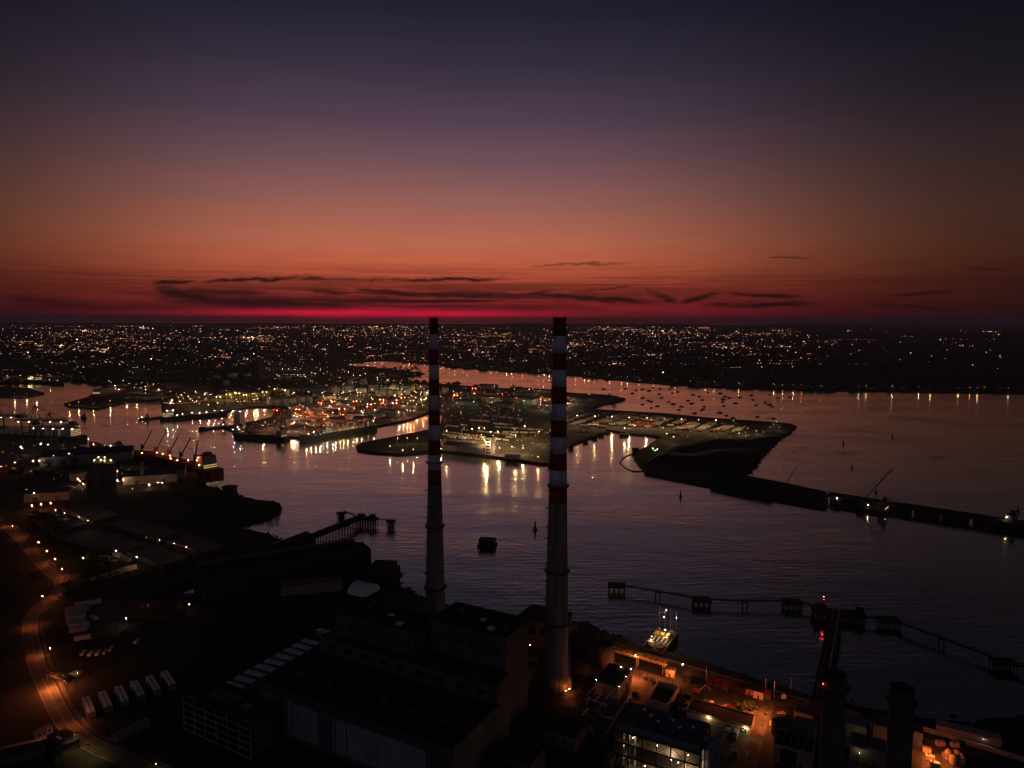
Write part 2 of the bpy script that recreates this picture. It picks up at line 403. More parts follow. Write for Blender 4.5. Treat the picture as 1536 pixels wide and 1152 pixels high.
# far faint hills beyond the city
hl = MB(); rn = random.Random(3); N = 160
xs = [-30000+60000*k/N for k in range(N+1)]
hz = [max(4, 16+14*math.sin(x*.00021+1)+12*math.sin(x*.00057)+8*math.sin(x*.0013+.7)+rn.uniform(-4, 4)+(50 if x > 5000 else 0)*min(1, max(0, (x-5000)/7000))) for x in xs]
for k in range(N):
    a, b = xs[k], xs[k+1]
    hl.face([(a,23500,2),(b,23500,2),(b,24600,hz[k+1]),(a,24600,hz[k])]); hl.face([(a,24600,hz[k]),(b,24600,hz[k+1]),(b,25900,2),(a,25900,2)])
tag(hl.build('hills', M['city'], smooth=True), 'low hills along the far horizon', None, None, 'structure')

# the near shore
near_a = PL([(-700,690),(-200,668),(0,664),(60,664),(113,667),(120,672),(182,686),(186,690)])
near_b = PL([(250,704),(309,717),(310,729)])
near_c = PL([(297,729),(318,736),(340,742),(362,749),(385,755),(412,757),(422,764),(412,771),(395,779),(372,785),(349,793),(378,801),(405,807),(411,812),(440,823),(462,827)])
near_d = PL([(463,829),(443,832),(428,829),(418,825.5),(404,824.5),(387,837),(345,856),(310,868),(270,883),(222,900)])
near_e = PL([(262,897),(302,898),(400,878),(500,866),(556,858),(599,857),(600,868),(590,883),(615,893),(640,905),(700,925),(770,937),(800,940),(850,943),(880,940),(902,955),(935,966),(962,977),(1000,985),(1022,992),(1060,1004),(1120,1024),(1180,1042),(1230,1058),(1290,1070),(1380,1088),(1460,1097),(1475,1089),(1540,1086),(1700,1100)])
near = near_a + near_b + rough(near_c, 9, 1.8, 6) + near_d + rough(near_e, 8, 1.1, 7) + [Vector((900, 280, 0)), Vector((900, -900, 0)), Vector((-1500, -900, 0)), Vector((-1500, 700, 0))]
land('ground', near, -2, 4, M['ground'], 'dark ground of the power station peninsula')
# rocks tipped along the waterline
rk = MB(); rn = random.Random(9)
for seg in (near_c, near_e[5:], [P(x, y) for x, y in ((1183,650),(1165,661),(1152,674),(1137,692),(1127,706),(1117,716))], spit[-8:], near_d[3:]):
    for a, b in zip(seg, seg[1:]):
        for k in range(int((b-a).length/1.6)):
            p = a.lerp(b, rn.random()); r = rn.uniform(.6, 1.9)
            off = rn.gauss(0, 2.2)
            rk.ico((p.x+rn.gauss(0, 2.0), p.y+off, rn.uniform(.3, 3.9)), r, rn.uniform(.7, 1.5), rn.uniform(.7, 1.4), rn.uniform(.5, 1))
tag(rk.build('riprap', M['rock']), 'dark tipped rock along the water edges', None, None, 'stuff')

# plant grid: the power station buildings all follow it
PA = rad(-28.6); PO = Vector((-123.0, 332.5, 0))
PE, PN = Vector((math.cos(PA), math.sin(PA), 0)), Vector((-math.sin(PA), math.cos(PA), 0))
def W(u, v, z=4): return PO + PE*u + PN*v + Vector((0, 0, z))
def pixuv(px, py, z=4):
    d = P(px, py, z) - PO; return d.dot(PE), d.dot(PN)

# roads and yards (sheets 20 mm above each other)
def ribbon(name, line, width, z, m, label):
    L, Rr = [], []
    for i, p in enumerate(line):
        d = (line[min(i+1, len(line)-1)] - line[max(i-1, 0)]); d.z = 0; d.normalize(); n = Vector((-d.y, d.x, 0))
        w_ = width if not isinstance(width, list) else width[i]
        L.append(p+n*w_/2); Rr.append(p-n*w_/2)
    b = MB()
    for i in range(len(line)-1):
        b.face([(*Rr[i][:2], z), (*Rr[i+1][:2], z), (*L[i+1][:2], z), (*L[i][:2], z)])
    return tag(b.build(name, m), label, None, None, 'structure')
def spline(pts, n=6):
    out = []
    for i in range(len(pts)-1):
        p0, p1, p2, p3 = pts[max(i-1,0)], pts[i], pts[i+1], pts[min(i+2, len(pts)-1)]
        for k in range(n):
            t = k/n; out.append(.5*((2*p1)+(p2-p0)*t+(2*p0-5*p1+4*p2-p3)*t*t+(3*p1-p0-3*p2+p3)*t**3))
    out.append(pts[-1]); return out
road_px = [(-40,760),(-5,782),(22,800),(42,822),(62,845),(80,862),(92,872),(86,890),(64,906),(48,924),(45,945),(50,975),(58,1005),(70,1030),(85,1062),(105,1092),(140,1118),(190,1140),(260,1175)]
road_line = spline(PL(road_px, 4))
ribbon('road', road_line, 8.6, 4.03, M['tarmac'], 'winding two lane road lit by orange street lamps')
def offset_line(line, o):
    out = []
    for i, p in enumerate(line):
        d = (line[min(i+1, len(line)-1)] - line[max(i-1, 0)]).normalized(); out.append(p+Vector((-d.y, d.x, 0))*o)
    return out
for o in (-3.9, 3.9): ribbon('road_marking', offset_line(road_line, o), .22, 4.036, M['line'], 'white edge line painted along the winding road')
dm = MB()
cl_ = road_line
for i in range(0, len(cl_)-1):
    a, b = cl_[i], cl_[i+1]; d = (b-a); n = max(1, int(d.length/9)); dn = d.normalized(); nn = Vector((-dn.y, dn.x, 0))*.1
    for k in range(n):
        p = a.lerp(b, k/n); q = p+dn*4
        dm.face([(*(p-nn)[:2], 4.036), (*(q-nn)[:2], 4.036), (*(q+nn)[:2], 4.036), (*(p+nn)[:2], 4.036)])
tag(dm.build('road_marking', M['line']), 'broken white centre line on the winding road', None, None, 'structure')
ribbon('pavement', offset_line(road_line, 6.2), 1.8, 4.12, M['conc_dark'], 'narrow pavement beside the winding road')
plant_road = spline(PL([(868,952),(905,962),(960,980),(1030,1003),(1090,1024),(1150,1046),(1200,1058),(1260,1076),(1330,1092)], 4))
ribbon('road', plant_road, 9.5, 4.03, M['yard'], 'plant road running along the riverside quay')
ribbon('road', spline(PL([(1152,1052),(1143,1068),(1135,1090),(1126,1120),(1116,1160),(1110,1190)], 4)), 9, 4.05, M['yard'], 'side road of the plant beside the long low building')
ribbon('road', spline(PL([(903,964),(890,985),(872,1010),(862,1030),(850,1060)], 4)), 8, 4.05, M['yard'], 'short service road left of the small switch building')
sheet('yard', PL([(953,1002),(1000,1018),(960,1060),(920,1050)], 4), 4.045, M['yard'], 'concrete yard beside the small switch building')
sheet('yard', PL([(1085,1085),(1128,1098),(1112,1160),(1075,1160)], 4), 4.045, M['yard'], 'lit yard in front of the long low building')
sheet('yard', PL([(1385,1106),(1445,1122),(1432,1200),(1380,1200)], 4), 4.045, M['yard'], 'lit yard at the right edge of the plant')
sheet('yard', PL([(150,900),(195,905),(192,940),(170,960),(110,960),(115,910)], 4), 4.04, M['yard'], 'gravel yard beside the dark brick block')
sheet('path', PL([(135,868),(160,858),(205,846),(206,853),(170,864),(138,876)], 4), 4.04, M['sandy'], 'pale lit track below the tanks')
sheet('yard', PL([(-30,735),(60,738),(118,722),(150,722),(230,722),(262,724),(255,733),(160,745),(90,755),(20,770),(-30,775)], 4), 4.04, M['port'], 'bulk yard in front of the silos')

# ---------------------------------------------------------------- the two chimneys
def chimney(pos, prof, band, galleries, label, stain):
    t = thing('chimney', label, 'chimney', (pos.x, pos.y, 4))
    def R(z):
        for (z0, r0), (z1, r1) in zip(prof, prof[1:]):
            if z <= z1: return r0+(r1-r0)*(z-z0)/(z1-z0)
        return prof[-1][1]
    top = prof[-1][0]; zb = top-11*band
    zz = [zb*k/9 for k in range(10)]
    MB().lathe([(R(z), z) for z in zz], 48).build('concrete_shaft', M[stain], t, smooth=True)
    # shallow climbing-form joints and buttress ribs on the shaft
    r_ = MB()
    for k in range(1, 18): z = zb*k/18; r_.lathe([(R(z)+.02, z-.1), (R(z)+.05, z), (R(z)+.02, z+.1)], 40, cap=False)
    r_.build('pour_joint', M['concrete'], t)['kind'] = 'stuff'
    for k in range(11):
        z0 = zb+band*k; z1 = z0+band
        MB().lathe([(R(z0)+.012, z0), (R(z1)+.012, z1)], 48).build('white_band' if k % 2 else 'red_band', M['white' if k % 2 else 'red'], t, smooth=True)
    MB().lathe([(R(top)+.03, top), (R(top)+.30, top), (R(top)+.30, top+.7), (R(top)-.5, top+.7), (R(top)-.5, top+.05)], 48, cap=False).build('rim', M['red'], t)
    MB().lathe([(R(top)-.7, top+.1), (R(top)-.7, top+.3)], 32).build('flue_mouth', M['coal'], t)
    for z in galleries:
        r = R(z)
        g = MB().lathe([(r+.03, z), (r+1.25, z+.15), (r+1.25, z+.3), (r+.03, z+.3)], 40, cap=False).build('gallery', M['steel'], t)
        q = MB()
        for k in range(28):
            a = 2*PI*k/28; c, s = math.cos(a), math.sin(a)
            q.bar(((r+1.15)*c, (r+1.15)*s, z+.3), ((r+1.15)*c, (r+1.15)*s, z+1.5), .05, 4)
            if k % 2 == 0: q.bar((r*c, r*s, z-1.3), ((r+1.1)*c, (r+1.1)*s, z), .09, 4)
            b = 2*PI*(k+1)/28
            for h in (.9, 1.5): q.bar(((r+1.15)*c, (r+1.15)*s, z+h), ((r+1.15)*math.cos(b), (r+1.15)*math.sin(b), z+h), .05, 4)
        q.build('railing', M['rail'], g)
    l = MB(); a = PI+.12; c, s = math.cos(a), math.sin(a)
    K = 60
    for k in range(K):
        z0, z1 = top*k/K, top*(k+1)/K
        for o in (-.35, .35):
            l.bar(((R(z0)+.35)*c-s*o, (R(z0)+.35)*s+c*o, z0), ((R(z1)+.35)*c-s*o, (R(z1)+.35)*s+c*o, z1), .07, 4)
        if k % 3 == 0: l.lathe([(.75, z0), (.75, z0+.18), (.62, z0+.18), (.62, z0)], 8, ((R(z0)+.7)*c, (R(z0)+.7)*s), cap=False)
        if k % 5 == 0: l.box((R(z0))*c-1.6, (R(z0))*c, -.5, .5, z0+.2, z0+.35); l.box((R(z0))*c-1.6, (R(z0))*c-1.5, -.5, .5, z0+.35, z0+1.3)
    l.build('ladder', M['rail'], t)
    if pos.x > 0:   # duct casing at the foot on the river side
        d = MB(); d.box(5.2, 7.5, -2.2, 1.6, 8, 23); d.box(6.0, 8.3, -1.8, 1.2, 1, 8); d.build('duct_casing', M['concrete'], t)
    return t
streak = mat('streaked_concrete', (.25,.21,.17), .9, 0, .6, .5, (1,1,.04), bump=.15, col2=(.10,.075,.06))
M['streak'] = streak
cp = P(834, 1033, 4); cl2 = P(653.5, 983, 4)
chimney(cp, [(0, 6.75), (60, 5.75), (103, 4.85), (150, 4.1), (201, 3.35)], 8.82, (9.5+11*0+28, 66, 112.5, 195), 'wider striped chimney on the right with rust stained concrete shaft', 'streak')
chimney(cl2, [(0, 6.4), (30, 5.9), (103, 4.0), (150, 3.2), (200.6, 2.3)], 8.74, (42, 79, 117, 196), 'slimmer striped chimney on the left standing behind the boiler houses', 'concrete')

# ---------------------------------------------------------------- power station block
def pthing(name, label, cat, u, v, z=4, group=None): p = W(u, v, z); return thing(name, label, cat, p, PA, group)
def para(b, L, Wd, z, h=.9, th=.35, x0=0, y0=0):
    b.box(x0, x0+L, y0, y0+th, z, z+h); b.box(x0, x0+L, y0+Wd-th, y0+Wd, z, z+h)
    b.box(x0, x0+th, y0+th, y0+Wd-th, z, z+h); b.box(x0+L-th, x0+L, y0+th, y0+Wd-th, z, z+h); return b
hall = pthing('turbine_hall', 'huge flat roofed turbine hall with pale panels on its front wall', 'building', 0, 0)
MB().box(0, 113, 0, 39.4, 0, 22.4).build('wall', M['wall'], hall)
MB().box(.36, 112.64, .36, 39.04, 22.4, 22.7).build('roof', M['bitumen'], hall)
para(MB(), 113, 39.4, 22.403, 1.0).build('parapet', M['wall'], hall)
MB().box(-.25, 113.25, -.28, -.01, 20.6, 23.2).build('fascia', M['conc_dark'], hall)
def ux(px, py=1060): # position along the hall front for a pixel column
    return (px-389)/(680-389)*113
pan = [(394,416,1)] + [(438,487,3)] + [(510,645,5)]
for a, b, n in pan:
    for k in range(n):
        x0 = ux(a+(b-a)*k/n)+.12; x1 = ux(a+(b-a)*(k+1)/n)-.12
        MB().box(x0, x1, -.22, -.012, 2.5, 18.6).build('wall_panel', M['panel'], hall)
for k in range(17):
    MB().box(2+k*6.7-.18, 2+k*6.7+.18, -.45, -.29, .0, 20.4).build('pilaster', M['conc_dark'], hall) if k in (0, 2, 3, 7, 8, 16) else None
for k in range(6): MB().box(10+k*17, 15+k*17, 15, 17.5, 22.71, 23.5).build('roof_hatch', M['shedroof'], hall)
MB().box(6, 40, 31.5, 34, 22.71, 23.6).build('roof_walkway', M['blue'], hall)
for k in range(19): MB().box(113.003, 113.08, 1+k*2, 1.35+k*2, .5, 20).build('cladding_rib', M['conc_dark'], hall)
for k in range(9): MB().bar((4+k*12.5, 30, 22.705), (4+k*12.5, 30, 24.2), .4, 8).build('roof_cowl', M['rail'], hall)
for y in (8, 11, 25): MB().bar((5, y, 23.1), (108, y, 23.1), .16, 6).build('roof_pipe', M['rail'], hall)
rl_ = MB()
for k in range(56): rl_.bar((.9+k*2, .7, 22.71), (.9+k*2, .7, 24.5), .04, 4)
for z_ in (23.9, 24.5): rl_.bar((.9, .7, z_), (110.9, .7, z_), .04, 4)
rl_.build('roof_railing', M['rail'], hall)
bay = pthing('bunker_bay', 'long lower block stepped between the turbine hall and the boiler houses', 'building', 0, 39.5)
b = MB(); b.box(2, 111.5, 0, 6.6, 0, 30.5); b.box(62.5, 109.5, 6.6, 16, 0, 30.5); b.build('wall', M['wall'], bay)
b = MB(); b.box(2.4, 111.1, .4, 6.3, 30.5, 30.8); b.box(63, 109, 6.3, 15.6, 30.5, 30.8); b.build('roof', M['bitumen'], bay)
b = MB(); para(b, 109.5, 6.6, 30.503, .7, x0=2); b.build('parapet', M['wall'], bay)
for k in range(9): MB().box(8+k*11.5, 13+k*11.5, -.06, -.01, 25.6, 28.2).build('window', M['glassd'], bay)
for k in range(5): MB().box(9+k*22, 12+k*22, 2, 4.5, 30.81, 32).build('roof_vent', M['shedroof'], bay)
for nm, u, v, L, D, h, lab in (('boiler_house', 7.5, 46.2, 52, 23, 42, 'left boiler house with flat parapet roof beside the slimmer chimney'),
                               ('boiler_house', 62.3, 56.2, 44, 24.8, 46, 'right boiler house with flat parapet roof between the two chimneys')):
    t = pthing(nm, lab, 'building', u, v)
    MB().box(0, L, 0, D, 0, h-2.4).build('wall', M['wall'], t)
    b = MB(); b.box(-.9, L+.9, -.9, D+.9, h-2.4, h); b.build('cornice', M['wall'], t)
    MB().box(-.4, L+.4, -.4, D+.4, h, h+.25).build('roof', M['bitumen'], t)
    para(MB(), L+1.8, D+1.8, h+.003, 1.1, .4, -.9, -.9).build('parapet', M['wall'], t)
    for k in range(8): MB().box(3+k*(L-8)/7, 5+k*(L-8)/7, -.05, -.01, h-7.5, h-5.5).build('louvre', M['glassd'], t)
    for x, y, s in ((.18, .7, 2.0), (.55, .5, 2.4), (.75, .22, 3.0), (.9, .35, 1.6)):
        hb = MB(); hb.box(x*L-s/2, x*L+s/2, y*D-s/2, y*D+s/2, h+.26, h+1.3); hb.build('roof_vent', M['boxgrey'], t)
        MB().box(x*L-s*.6, x*L+s*.6, y*D-s*.6, y*D+s*.6, h+1.302, h+1.5).build('vent_cap', M['boxwhite'] if s > 2.2 else M['shedroof'], t)
    for k in range(3): MB().bar((L*.2+k*L*.2, D*.85, h+.25), (L*.2+k*L*.2, D*.85, h+2.2), .35, 8).build('roof_pipe', M['rail'], t)
# flue ducts from boiler house to chimney
for u, v, x, lab in ((34, 69.2, 0, 'dark flue duct between the left boiler house and the slim chimney'), (100, 81.2, 0, 'dark flue duct between the right boiler house and the wide chimney')):
    t = pthing('flue_duct', lab, 'duct', u-3.2, v)
    ln = 103.5-v-6.6
    MB().box(0, 6.2, .05, ln, 9, 16).build('duct', M['conc_dark'], t)
    for k in range(4): MB().box(-.15, 6.35, 3+k*ln/4.2, 3.4+k*ln/4.2, 8.85, 16.15).build('stiffener', M['steel'], t)
    for k in range(3): MB().box(.5, 5.7, 4+k*ln/3.4, 4.8+k*ln/3.4, 0, 8.9).build('support', M['conc_dark'], t)
# pump house behind the wide chimney
t = pthing('pump_house', 'dark pump house block at the waterside behind the wide chimney', 'building', 67.5, 142)
MB().box(0, 28, 0, 20, 0, 17).build('wall', M['wall'], t); MB().box(-.4, 28.4, -.4, 20.4, 17, 17.8).build('roof', M['bitumen'], t)
MB().box(18, 28, 20.05, 28, 0, 9).build('screen_chamber', M['conc_dark'], t)
for k in range(4): MB().box(2+k*6.5, 6+k*6.5, -.06, -.01, 8, 13).build('window', M['glassd'], t)
t = pthing('intake_deck', 'dark timber intake deck on piles beside the pump house', 'jetty', 97, 148, 0)
MB().box(0, 14, 0, 20, 7.5, 8.6).build('deck', M['timber'], t)
for i in range(4):
    for j in range(4): MB().bar((1+i*4, 1.2+j*5.8, -2), (1+i*4, 1.2+j*5.8, 7.5), .35, 6).build('pile', M['timber'], t)
b = MB()
for i in range(8): b.bar((.3+i*1.9, 19.7, 8.6), (.3+i*1.9, 19.7, 9.8), .06, 4); b.bar((13.7, .3+i*2.7, 8.6), (13.7, .3+i*2.7, 9.8), .06, 4)
b.bar((.3,19.7,9.8), (13.7,19.7,9.8), .06, 4); b.bar((13.7,.3,9.8), (13.7,19.7,9.8), .06, 4); b.build('railing', M['steel'], t)
t = pthing('storage_tank', 'dark round storage tank beside the foot of the wide chimney', 'tank', 124, 143)
MB().lathe([(6.2, 0), (6.2, 13)], 32).build('shell', M['conc_dark'], t, smooth=True); MB().lathe([(6.3, 13.002), (6.3, 13.3), (.4, 14.6)], 32).build('roof', M['bitumen'], t)
# office block with its grid of windows
A, ang, L, D = frame((274,1041), (375,1083), (405,1060), 22)
t = thing('office_block', 'four storey office block with a pale concrete window grid', 'building', (A.x, A.y, 4), ang)
D = 17
MB().box(.3, L-.3, .3, D-.3, 0, 17.5).build('wall', M['wall'], t); MB().box(-.3, L+.3, -.3, D+.3, 17.5, 18).build('roof', M['bitumen'], t)
para(MB(), L+.6, D+.6, 18.003, .6, .3, -.3, -.3).build('parapet', M['conc_dark'], t)
nb = 6
for k in range(nb+1): MB().box(k*L/nb-.16, k*L/nb+.16, -.12, .29, 0, 17.4).build('column', M['panel'], t)
for s in range(5): MB().box(.17, L-.17, -.1, .28, 3.4*s+.1, 3.4*s+.45).build('floor_band', M['panel'], t)
for k in range(nb):
    for s in range(5): MB().box(k*L/nb+.3, (k+1)*L/nb-.3, .2, .29, 3.4*s+.7, min(17.3, 3.4*s+3.2)).build('window', M['glassd'], t)
MB().box(L*.28, L*.62, 5, 10, 18.01, 20.3).build('plant_room', M['wall'], t); MB().box(L*.72, L*.82, 6, 9, 18.01, 19.2).build('air_unit', M['boxgrey'], t)

# white container blocks, two sets
def bank(name, loc, ang, L, Wd, n, label, group, h=3.4):
    t = thing(name, label, 'container bank', loc, ang, group)
    for s in (0, 1):
        y0 = s*Wd/2+.12; y1 = (s+1)*Wd/2-.12
        MB().box(0, L, y0, y1, .25, h).build('casing', M['boxgrey'], t)
        for k in range(n): MB().box(k*L/n+.14, (k+1)*L/n-.14, y0+.14, y1-.14, h+.003, h+.30).build('lid_panel', M['boxwhite'], t)
    for k in range(4): MB().box(.3+k*(L-.8)/3.1, .6+k*(L-.8)/3.1, .3, Wd-.3, 0, .24).build('skid', M['conc_dark'], t)
    return t
ordn = ('nearest the road', 'second from the road', 'third from the road', 'fourth from the road', 'fifth from the road', 'last before the office block')
ba = P(121.5, 1047, 7.4); bb = P(130.5, 1070.5, 7.4); bc = P(135.5, 1042.5, 7.4); be = P(240, 1008.5, 7.4)
dv = (bb-ba); Lb = dv.length; ab = math.atan2(dv.y, dv.x); Wb = (bc-ba).length
for k in range(6):
    o = ba.lerp(be, k/5)
    bank('container_bank', (o.x, o.y, 4), ab, Lb, Wb*.92, 8, 'white ribbed container bank in the lower left row, '+ordn[k], 'white container banks beside the road')
o0 = P(449.5, 962, 7.4); st_ = (P(449.5-14.3*7, 962+8*7, 7.4)-o0)/7; rv = P(475, 968.5, 7.4)-o0
ordn2 = ('topmost of the slanting row', 'second from the top of the slanting row', 'third from the top of the slanting row', 'fourth from the top of the slanting row', 'fifth from the top of the slanting row', 'sixth from the top of the slanting row', 'seventh from the top of the slanting row', 'eighth from the top of the slanting row', 'lowest of the slanting row')
for k in range(9):
    o = o0+st_*k; ang = math.atan2(rv.y, rv.x)
    bank('container_bank', (o.x, o.y, 4), ang, rv.length, max(3.2, abs(st_.x*-math.sin(ang)+st_.y*math.cos(ang))*.62), 7, 'white container bank beside the turbine hall, '+ordn2[k], 'white container banks beside the turbine hall')
o = P(473, 946, 7.4); bank('container_bank', (o.x, o.y, 4), ang, 9, 4, 3, 'small white container bank at the far corner of the bunker block', None)
a0, a1 = P(165, 1101, 7), P(218, 1076, 7)
t = thing('container_row', 'single long row of grey container boxes below the white banks', 'containers', (a0.x, a0.y, 4), math.atan2((a1-a0).y, (a1-a0).x))
Lr = (a1-a0).length
for k in range(9): MB().box(k*Lr/9+.15, (k+1)*Lr/9-.15, -5, -.2, .1, 3.0).build('casing', M['boxgrey'], t); MB().box(k*Lr/9+.35, (k+1)*Lr/9-.35, -4.8, -.4, 3.003, 3.25).build('lid_panel', M['boxgrey'], t)

# ---------------------------------------------------------------- conveyor block and neighbours
A, ang, L, D = frame((305,866), (559,824), (549,809), 22)
t = thing('coal_bunker', 'long black bunker block with a railed conveyor along its roof', 'building', (A.x, A.y, 4), ang)
Dn = max(D, 14)
MB().box(0, L-6, 0, Dn, 0, 18).build('wall', M['timber'], t); 
MB().prism([(L-6,0),(L,4),(L,Dn-2),(L-6,Dn)], 0, 17.2).build('end_bay', M['timber'], t)
MB().box(0, L-7, Dn-4.5, Dn-.6, 18, 20.6).build('conveyor_housing', M['steel'], t)
b = MB()
n = int(L/3)
for k in range(n): b.bar((k*(L-7)/n, Dn-.7, 20.6), (k*(L-7)/n, Dn-.7, 22), .09, 4); b.bar((k*(L-7)/n, Dn-.7, 20.6), ((k+1)*(L-7)/n, Dn-.7, 22), .06, 4)
b.bar((0, Dn-.7, 22), (L-7, Dn-.7, 22), .1, 4); b.bar((0, Dn-.7, 21.3), (L-7, Dn-.7, 21.3), .07, 4); b.build('railing', M['steel'], t)
for k in range(14): MB().box(4+k*(L-14)/14, 4.7+k*(L-14)/14, -.5, -.01, 0, 17.6).build('buttress', M['conc_dark'], t)
MB().box(-.2, -.02, 3, 6, 1, 16).build('end_door', M['boxgrey'], t)
A2 = P(291.5, 866, 21); t = thing('stair_tower', 'narrow black stair tower at the end of the coal bunker', 'tower', (A2.x, A2.y, 4), ang)
MB().box(0, 6, 0, 6, 0, 17).build('wall', M['timber'], t); MB().box(-.2, 6.2, -.2, 6.2, 17.002, 17.5).build('roof', M['bitumen'], t)
A, ang, L, D = frame((560,843), (592,845), (593,842.5), 13)
t = thing('quay_bunker', 'smaller black block on the quay end beyond the coal bunker', 'building', (A.x, A.y, 4), ang)
MB().prism([(0,-26),(4,-28),(L-2,-30),(L+5,-20),(L+6,-4),(L,0),(L,6),(0,6)], 0, 9).build('wall', M['timber'], t)
MB().prism([(2,-22),(L-2,-24),(L-1,-3),(2,-2)], 9.003, 9.5).build('roof', M['bitumen'], t)
A, ang, L, D = frame((192,901), (255,903), (262,896), 16)
t = thing('brick_block', 'flat roofed brick block standing alone beside the canal', 'building', (A.x, A.y, 4), ang)
D = 17
MB().box(0, L, 0, D, 0, 12).build('wall', M['brick'], t); MB().box(.3, L-.3, .3, D-.3, 12, 12.2).build('roof', M['bitumen'], t); para(MB(), L, D, 12.003, .8, .3).build('parapet', M['brick'], t)
for k in range(7):
    for s in range(2): MB().box(1.5+k*(L-2)/7, 1.5+k*(L-2)/7+1.6, -.05, -.01, 3+s*4.4, 5.6+s*4.4).build('window', M['glassd'], t)
for x in (.2, .5, .85): MB().box(x*L, x*L+1.3, D-4, D-2.5, 12.21, 14.2).build('chimney_stack', M['brick'], t)
A, ang, L, D = frame((430,868), (520,860), (520,846), 12)
t = thing('store_shed', 'low dark shed in front of the coal bunker', 'building', (A.x, A.y-14, 4), ang)
MB().box(0, L, 0, 12, 0, 7).build('wall', M['shed'], t); b = MB().gable(L+.6, 12.6, 7.02, 2.6, -.3, -.3); b.build('roof', M['shedroof'], t)
# white domed store behind the left boiler house
p = P(545, 889, 4); t = thing('domed_store', 'pale arched fabric store behind the left boiler house', 'building', (p.x, p.y+2, 4), PA)
b = MB(); Rn = 9
for k in range(14):
    a, c = PI*k/14, PI*(k+1)/14
    b.face([(-8, -Rn*math.cos(a), Rn*.75*math.sin(a)), (8, -Rn*math.cos(a), Rn*.75*math.sin(a)), (8, -Rn*math.cos(c), Rn*.75*math.sin(c)), (-8, -Rn*math.cos(c), Rn*.75*math.sin(c))])
for x in (-8, 8): b.face([(x, -Rn*math.cos(PI*k/14), Rn*.75*math.sin(PI*k/14)) for k in range(15)])
b.build('fabric_shell', M['boxwhite'], t); MB().box(-8.3, -8.05, -2.5, 2.5, 0, 4.5).build('door', M['boxgrey'], t)

# ---------------------------------------------------------------- jetties and dolphins
def piles(t, x0, x1, y0, y1, nx, ny, z1, r=.4, m='timber'):
    for i in range(nx):
        for j in range(ny):
            x = x0+(x1-x0)*(i/(nx-1) if nx > 1 else .5); y = y0+(y1-y0)*(j/(ny-1) if ny > 1 else .5)
            MB().bar((x, y, -2), (x, y, z1), r, 6).build('pile', M[m], t)
def dolphin(px, py, w, d, label, z=6.5, ang=PA, mast=False, cat='mooring dolphin', solid=False):
    p = P(px, py, 0); t = thing('mooring_dolphin', label, cat, (p.x, p.y, 0), ang)
    MB().box(-w/2, w/2, -d/2, d/2, z-1.6, z).build('deck', M['timber'], t)
    if solid: MB().box(-w/2+1, w/2-1, -d/2+1, d/2-1, -2, z-1.6).build('caisson', M['timber'], t)
    else: piles(t, -w/2+.8, w/2-.8, -d/2+.8, d/2-.8, 4, 3, z-1.6)
    b = MB()
    for x in (-1, 1):
        b.bar((x*(w/2-.3), -d/2+.3, z), (x*(w/2-.3), -d/2+.3, z+1.2), .08, 4); b.bar((x*(w/2-.3), d/2-.3, z), (x*(w/2-.3), d/2-.3, z+1.2), .08, 4); b.bar((x*(w/2-.3), -d/2+.3, z+1.2), (x*(w/2-.3), d/2-.3, z+1.2), .07, 4)
    b.bar((-w/2+.3, d/2-.3, z+1.2), (w/2-.3, d/2-.3, z+1.2), .07, 4); b.build('railing', M['steel'], t)
    for x in (-w/4, w/4): MB().lathe([(.45, z), (.4, z+.6), (.7, z+.9)], 10, (x, -d/4)).build('bollard', M['steel'], t)
    if mast: MB().bar((w/3, 0, z), (w/3, 0, z+7), .12, 5).build('mast', M['steel'], t)
    return t
def walkway(a, b_, za, zb, label, wid=2.0, truss=True):
    d = b_-a; L = d.length; ang = math.atan2(d.y, d.x)
    t = thing('walkway', label, 'walkway', (a.x, a.y, 0), ang)
    f = lambda x: za+(zb-za)*x/L
    b = MB(); b.v = [(0,-wid/2,za-.4),(L,-wid/2,zb-.4),(L,wid/2,zb-.4),(0,wid/2,za-.4),(0,-wid/2,za),(L,-wid/2,zb),(L,wid/2,zb),(0,wid/2,za)]
    b.f = [(3,2,1,0),(4,5,6,7),(0,1,5,4),(1,2,6,5),(2,3,7,6),(3,0,4,7)]; b.mi = [0]*6
    b.build('deck', M['timber'], t)
    q = MB(); n = max(2, int(L/3.2))
    for s in (-1, 1):
        y = s*(wid/2-.1)
        for k in range(n+1): q.bar((L*k/n, y, f(L*k/n)), (L*k/n, y, f(L*k/n)+1.3), .08, 4)
        if truss:
            for k in range(n): q.bar((L*k/n, y, f(L*k/n)), (L*(k+1)/n, y, f(L*(k+1)/n)+1.3), .07, 4)
        q.bar((0, y, za+1.3), (L, y, zb+1.3), .09, 4)
    q.build('railing', M['steel'], t); return t
# left T jetty
ja, jb = P(463, 820, 0), P(538, 789, 0); jang = math.atan2((jb-ja).y, (jb-ja).x); jL = (jb-ja).length
t = thing('jetty', 'long dark jetty on closely set piles reaching to a cross head', 'jetty', (ja.x, ja.y, 0), jang)
MB().box(-4, jL, -3.2, 3.2, 6.2, 7.6).build('deck', M['timber'], t); MB().box(-4, jL, 1.4, 3.0, 7.602, 10).build('pipe_rack', M['steel'], t)
n = 17
for k in range(n):
    for y in (-2.8, 2.8): MB().bar((4+(jL-4)*k/(n-1), y, -2), (4+(jL-4)*k/(n-1), y, 6.2), .38, 6).build('pile', M['timber'], t)
b = MB()
for k in range(40): b.bar((jL*k/39, -3.0, 7.6), (jL*k/39, -3.0, 8.8), .06, 4)
b.bar((0,-3,8.8), (jL,-3,8.8), .07, 4); b.build('railing', M['steel'], t)
A, ang, L, D = frame((411,812), (455,804), (461,798), 12)
hp = P(411, 826, 0); hq = P(462, 826, 0)
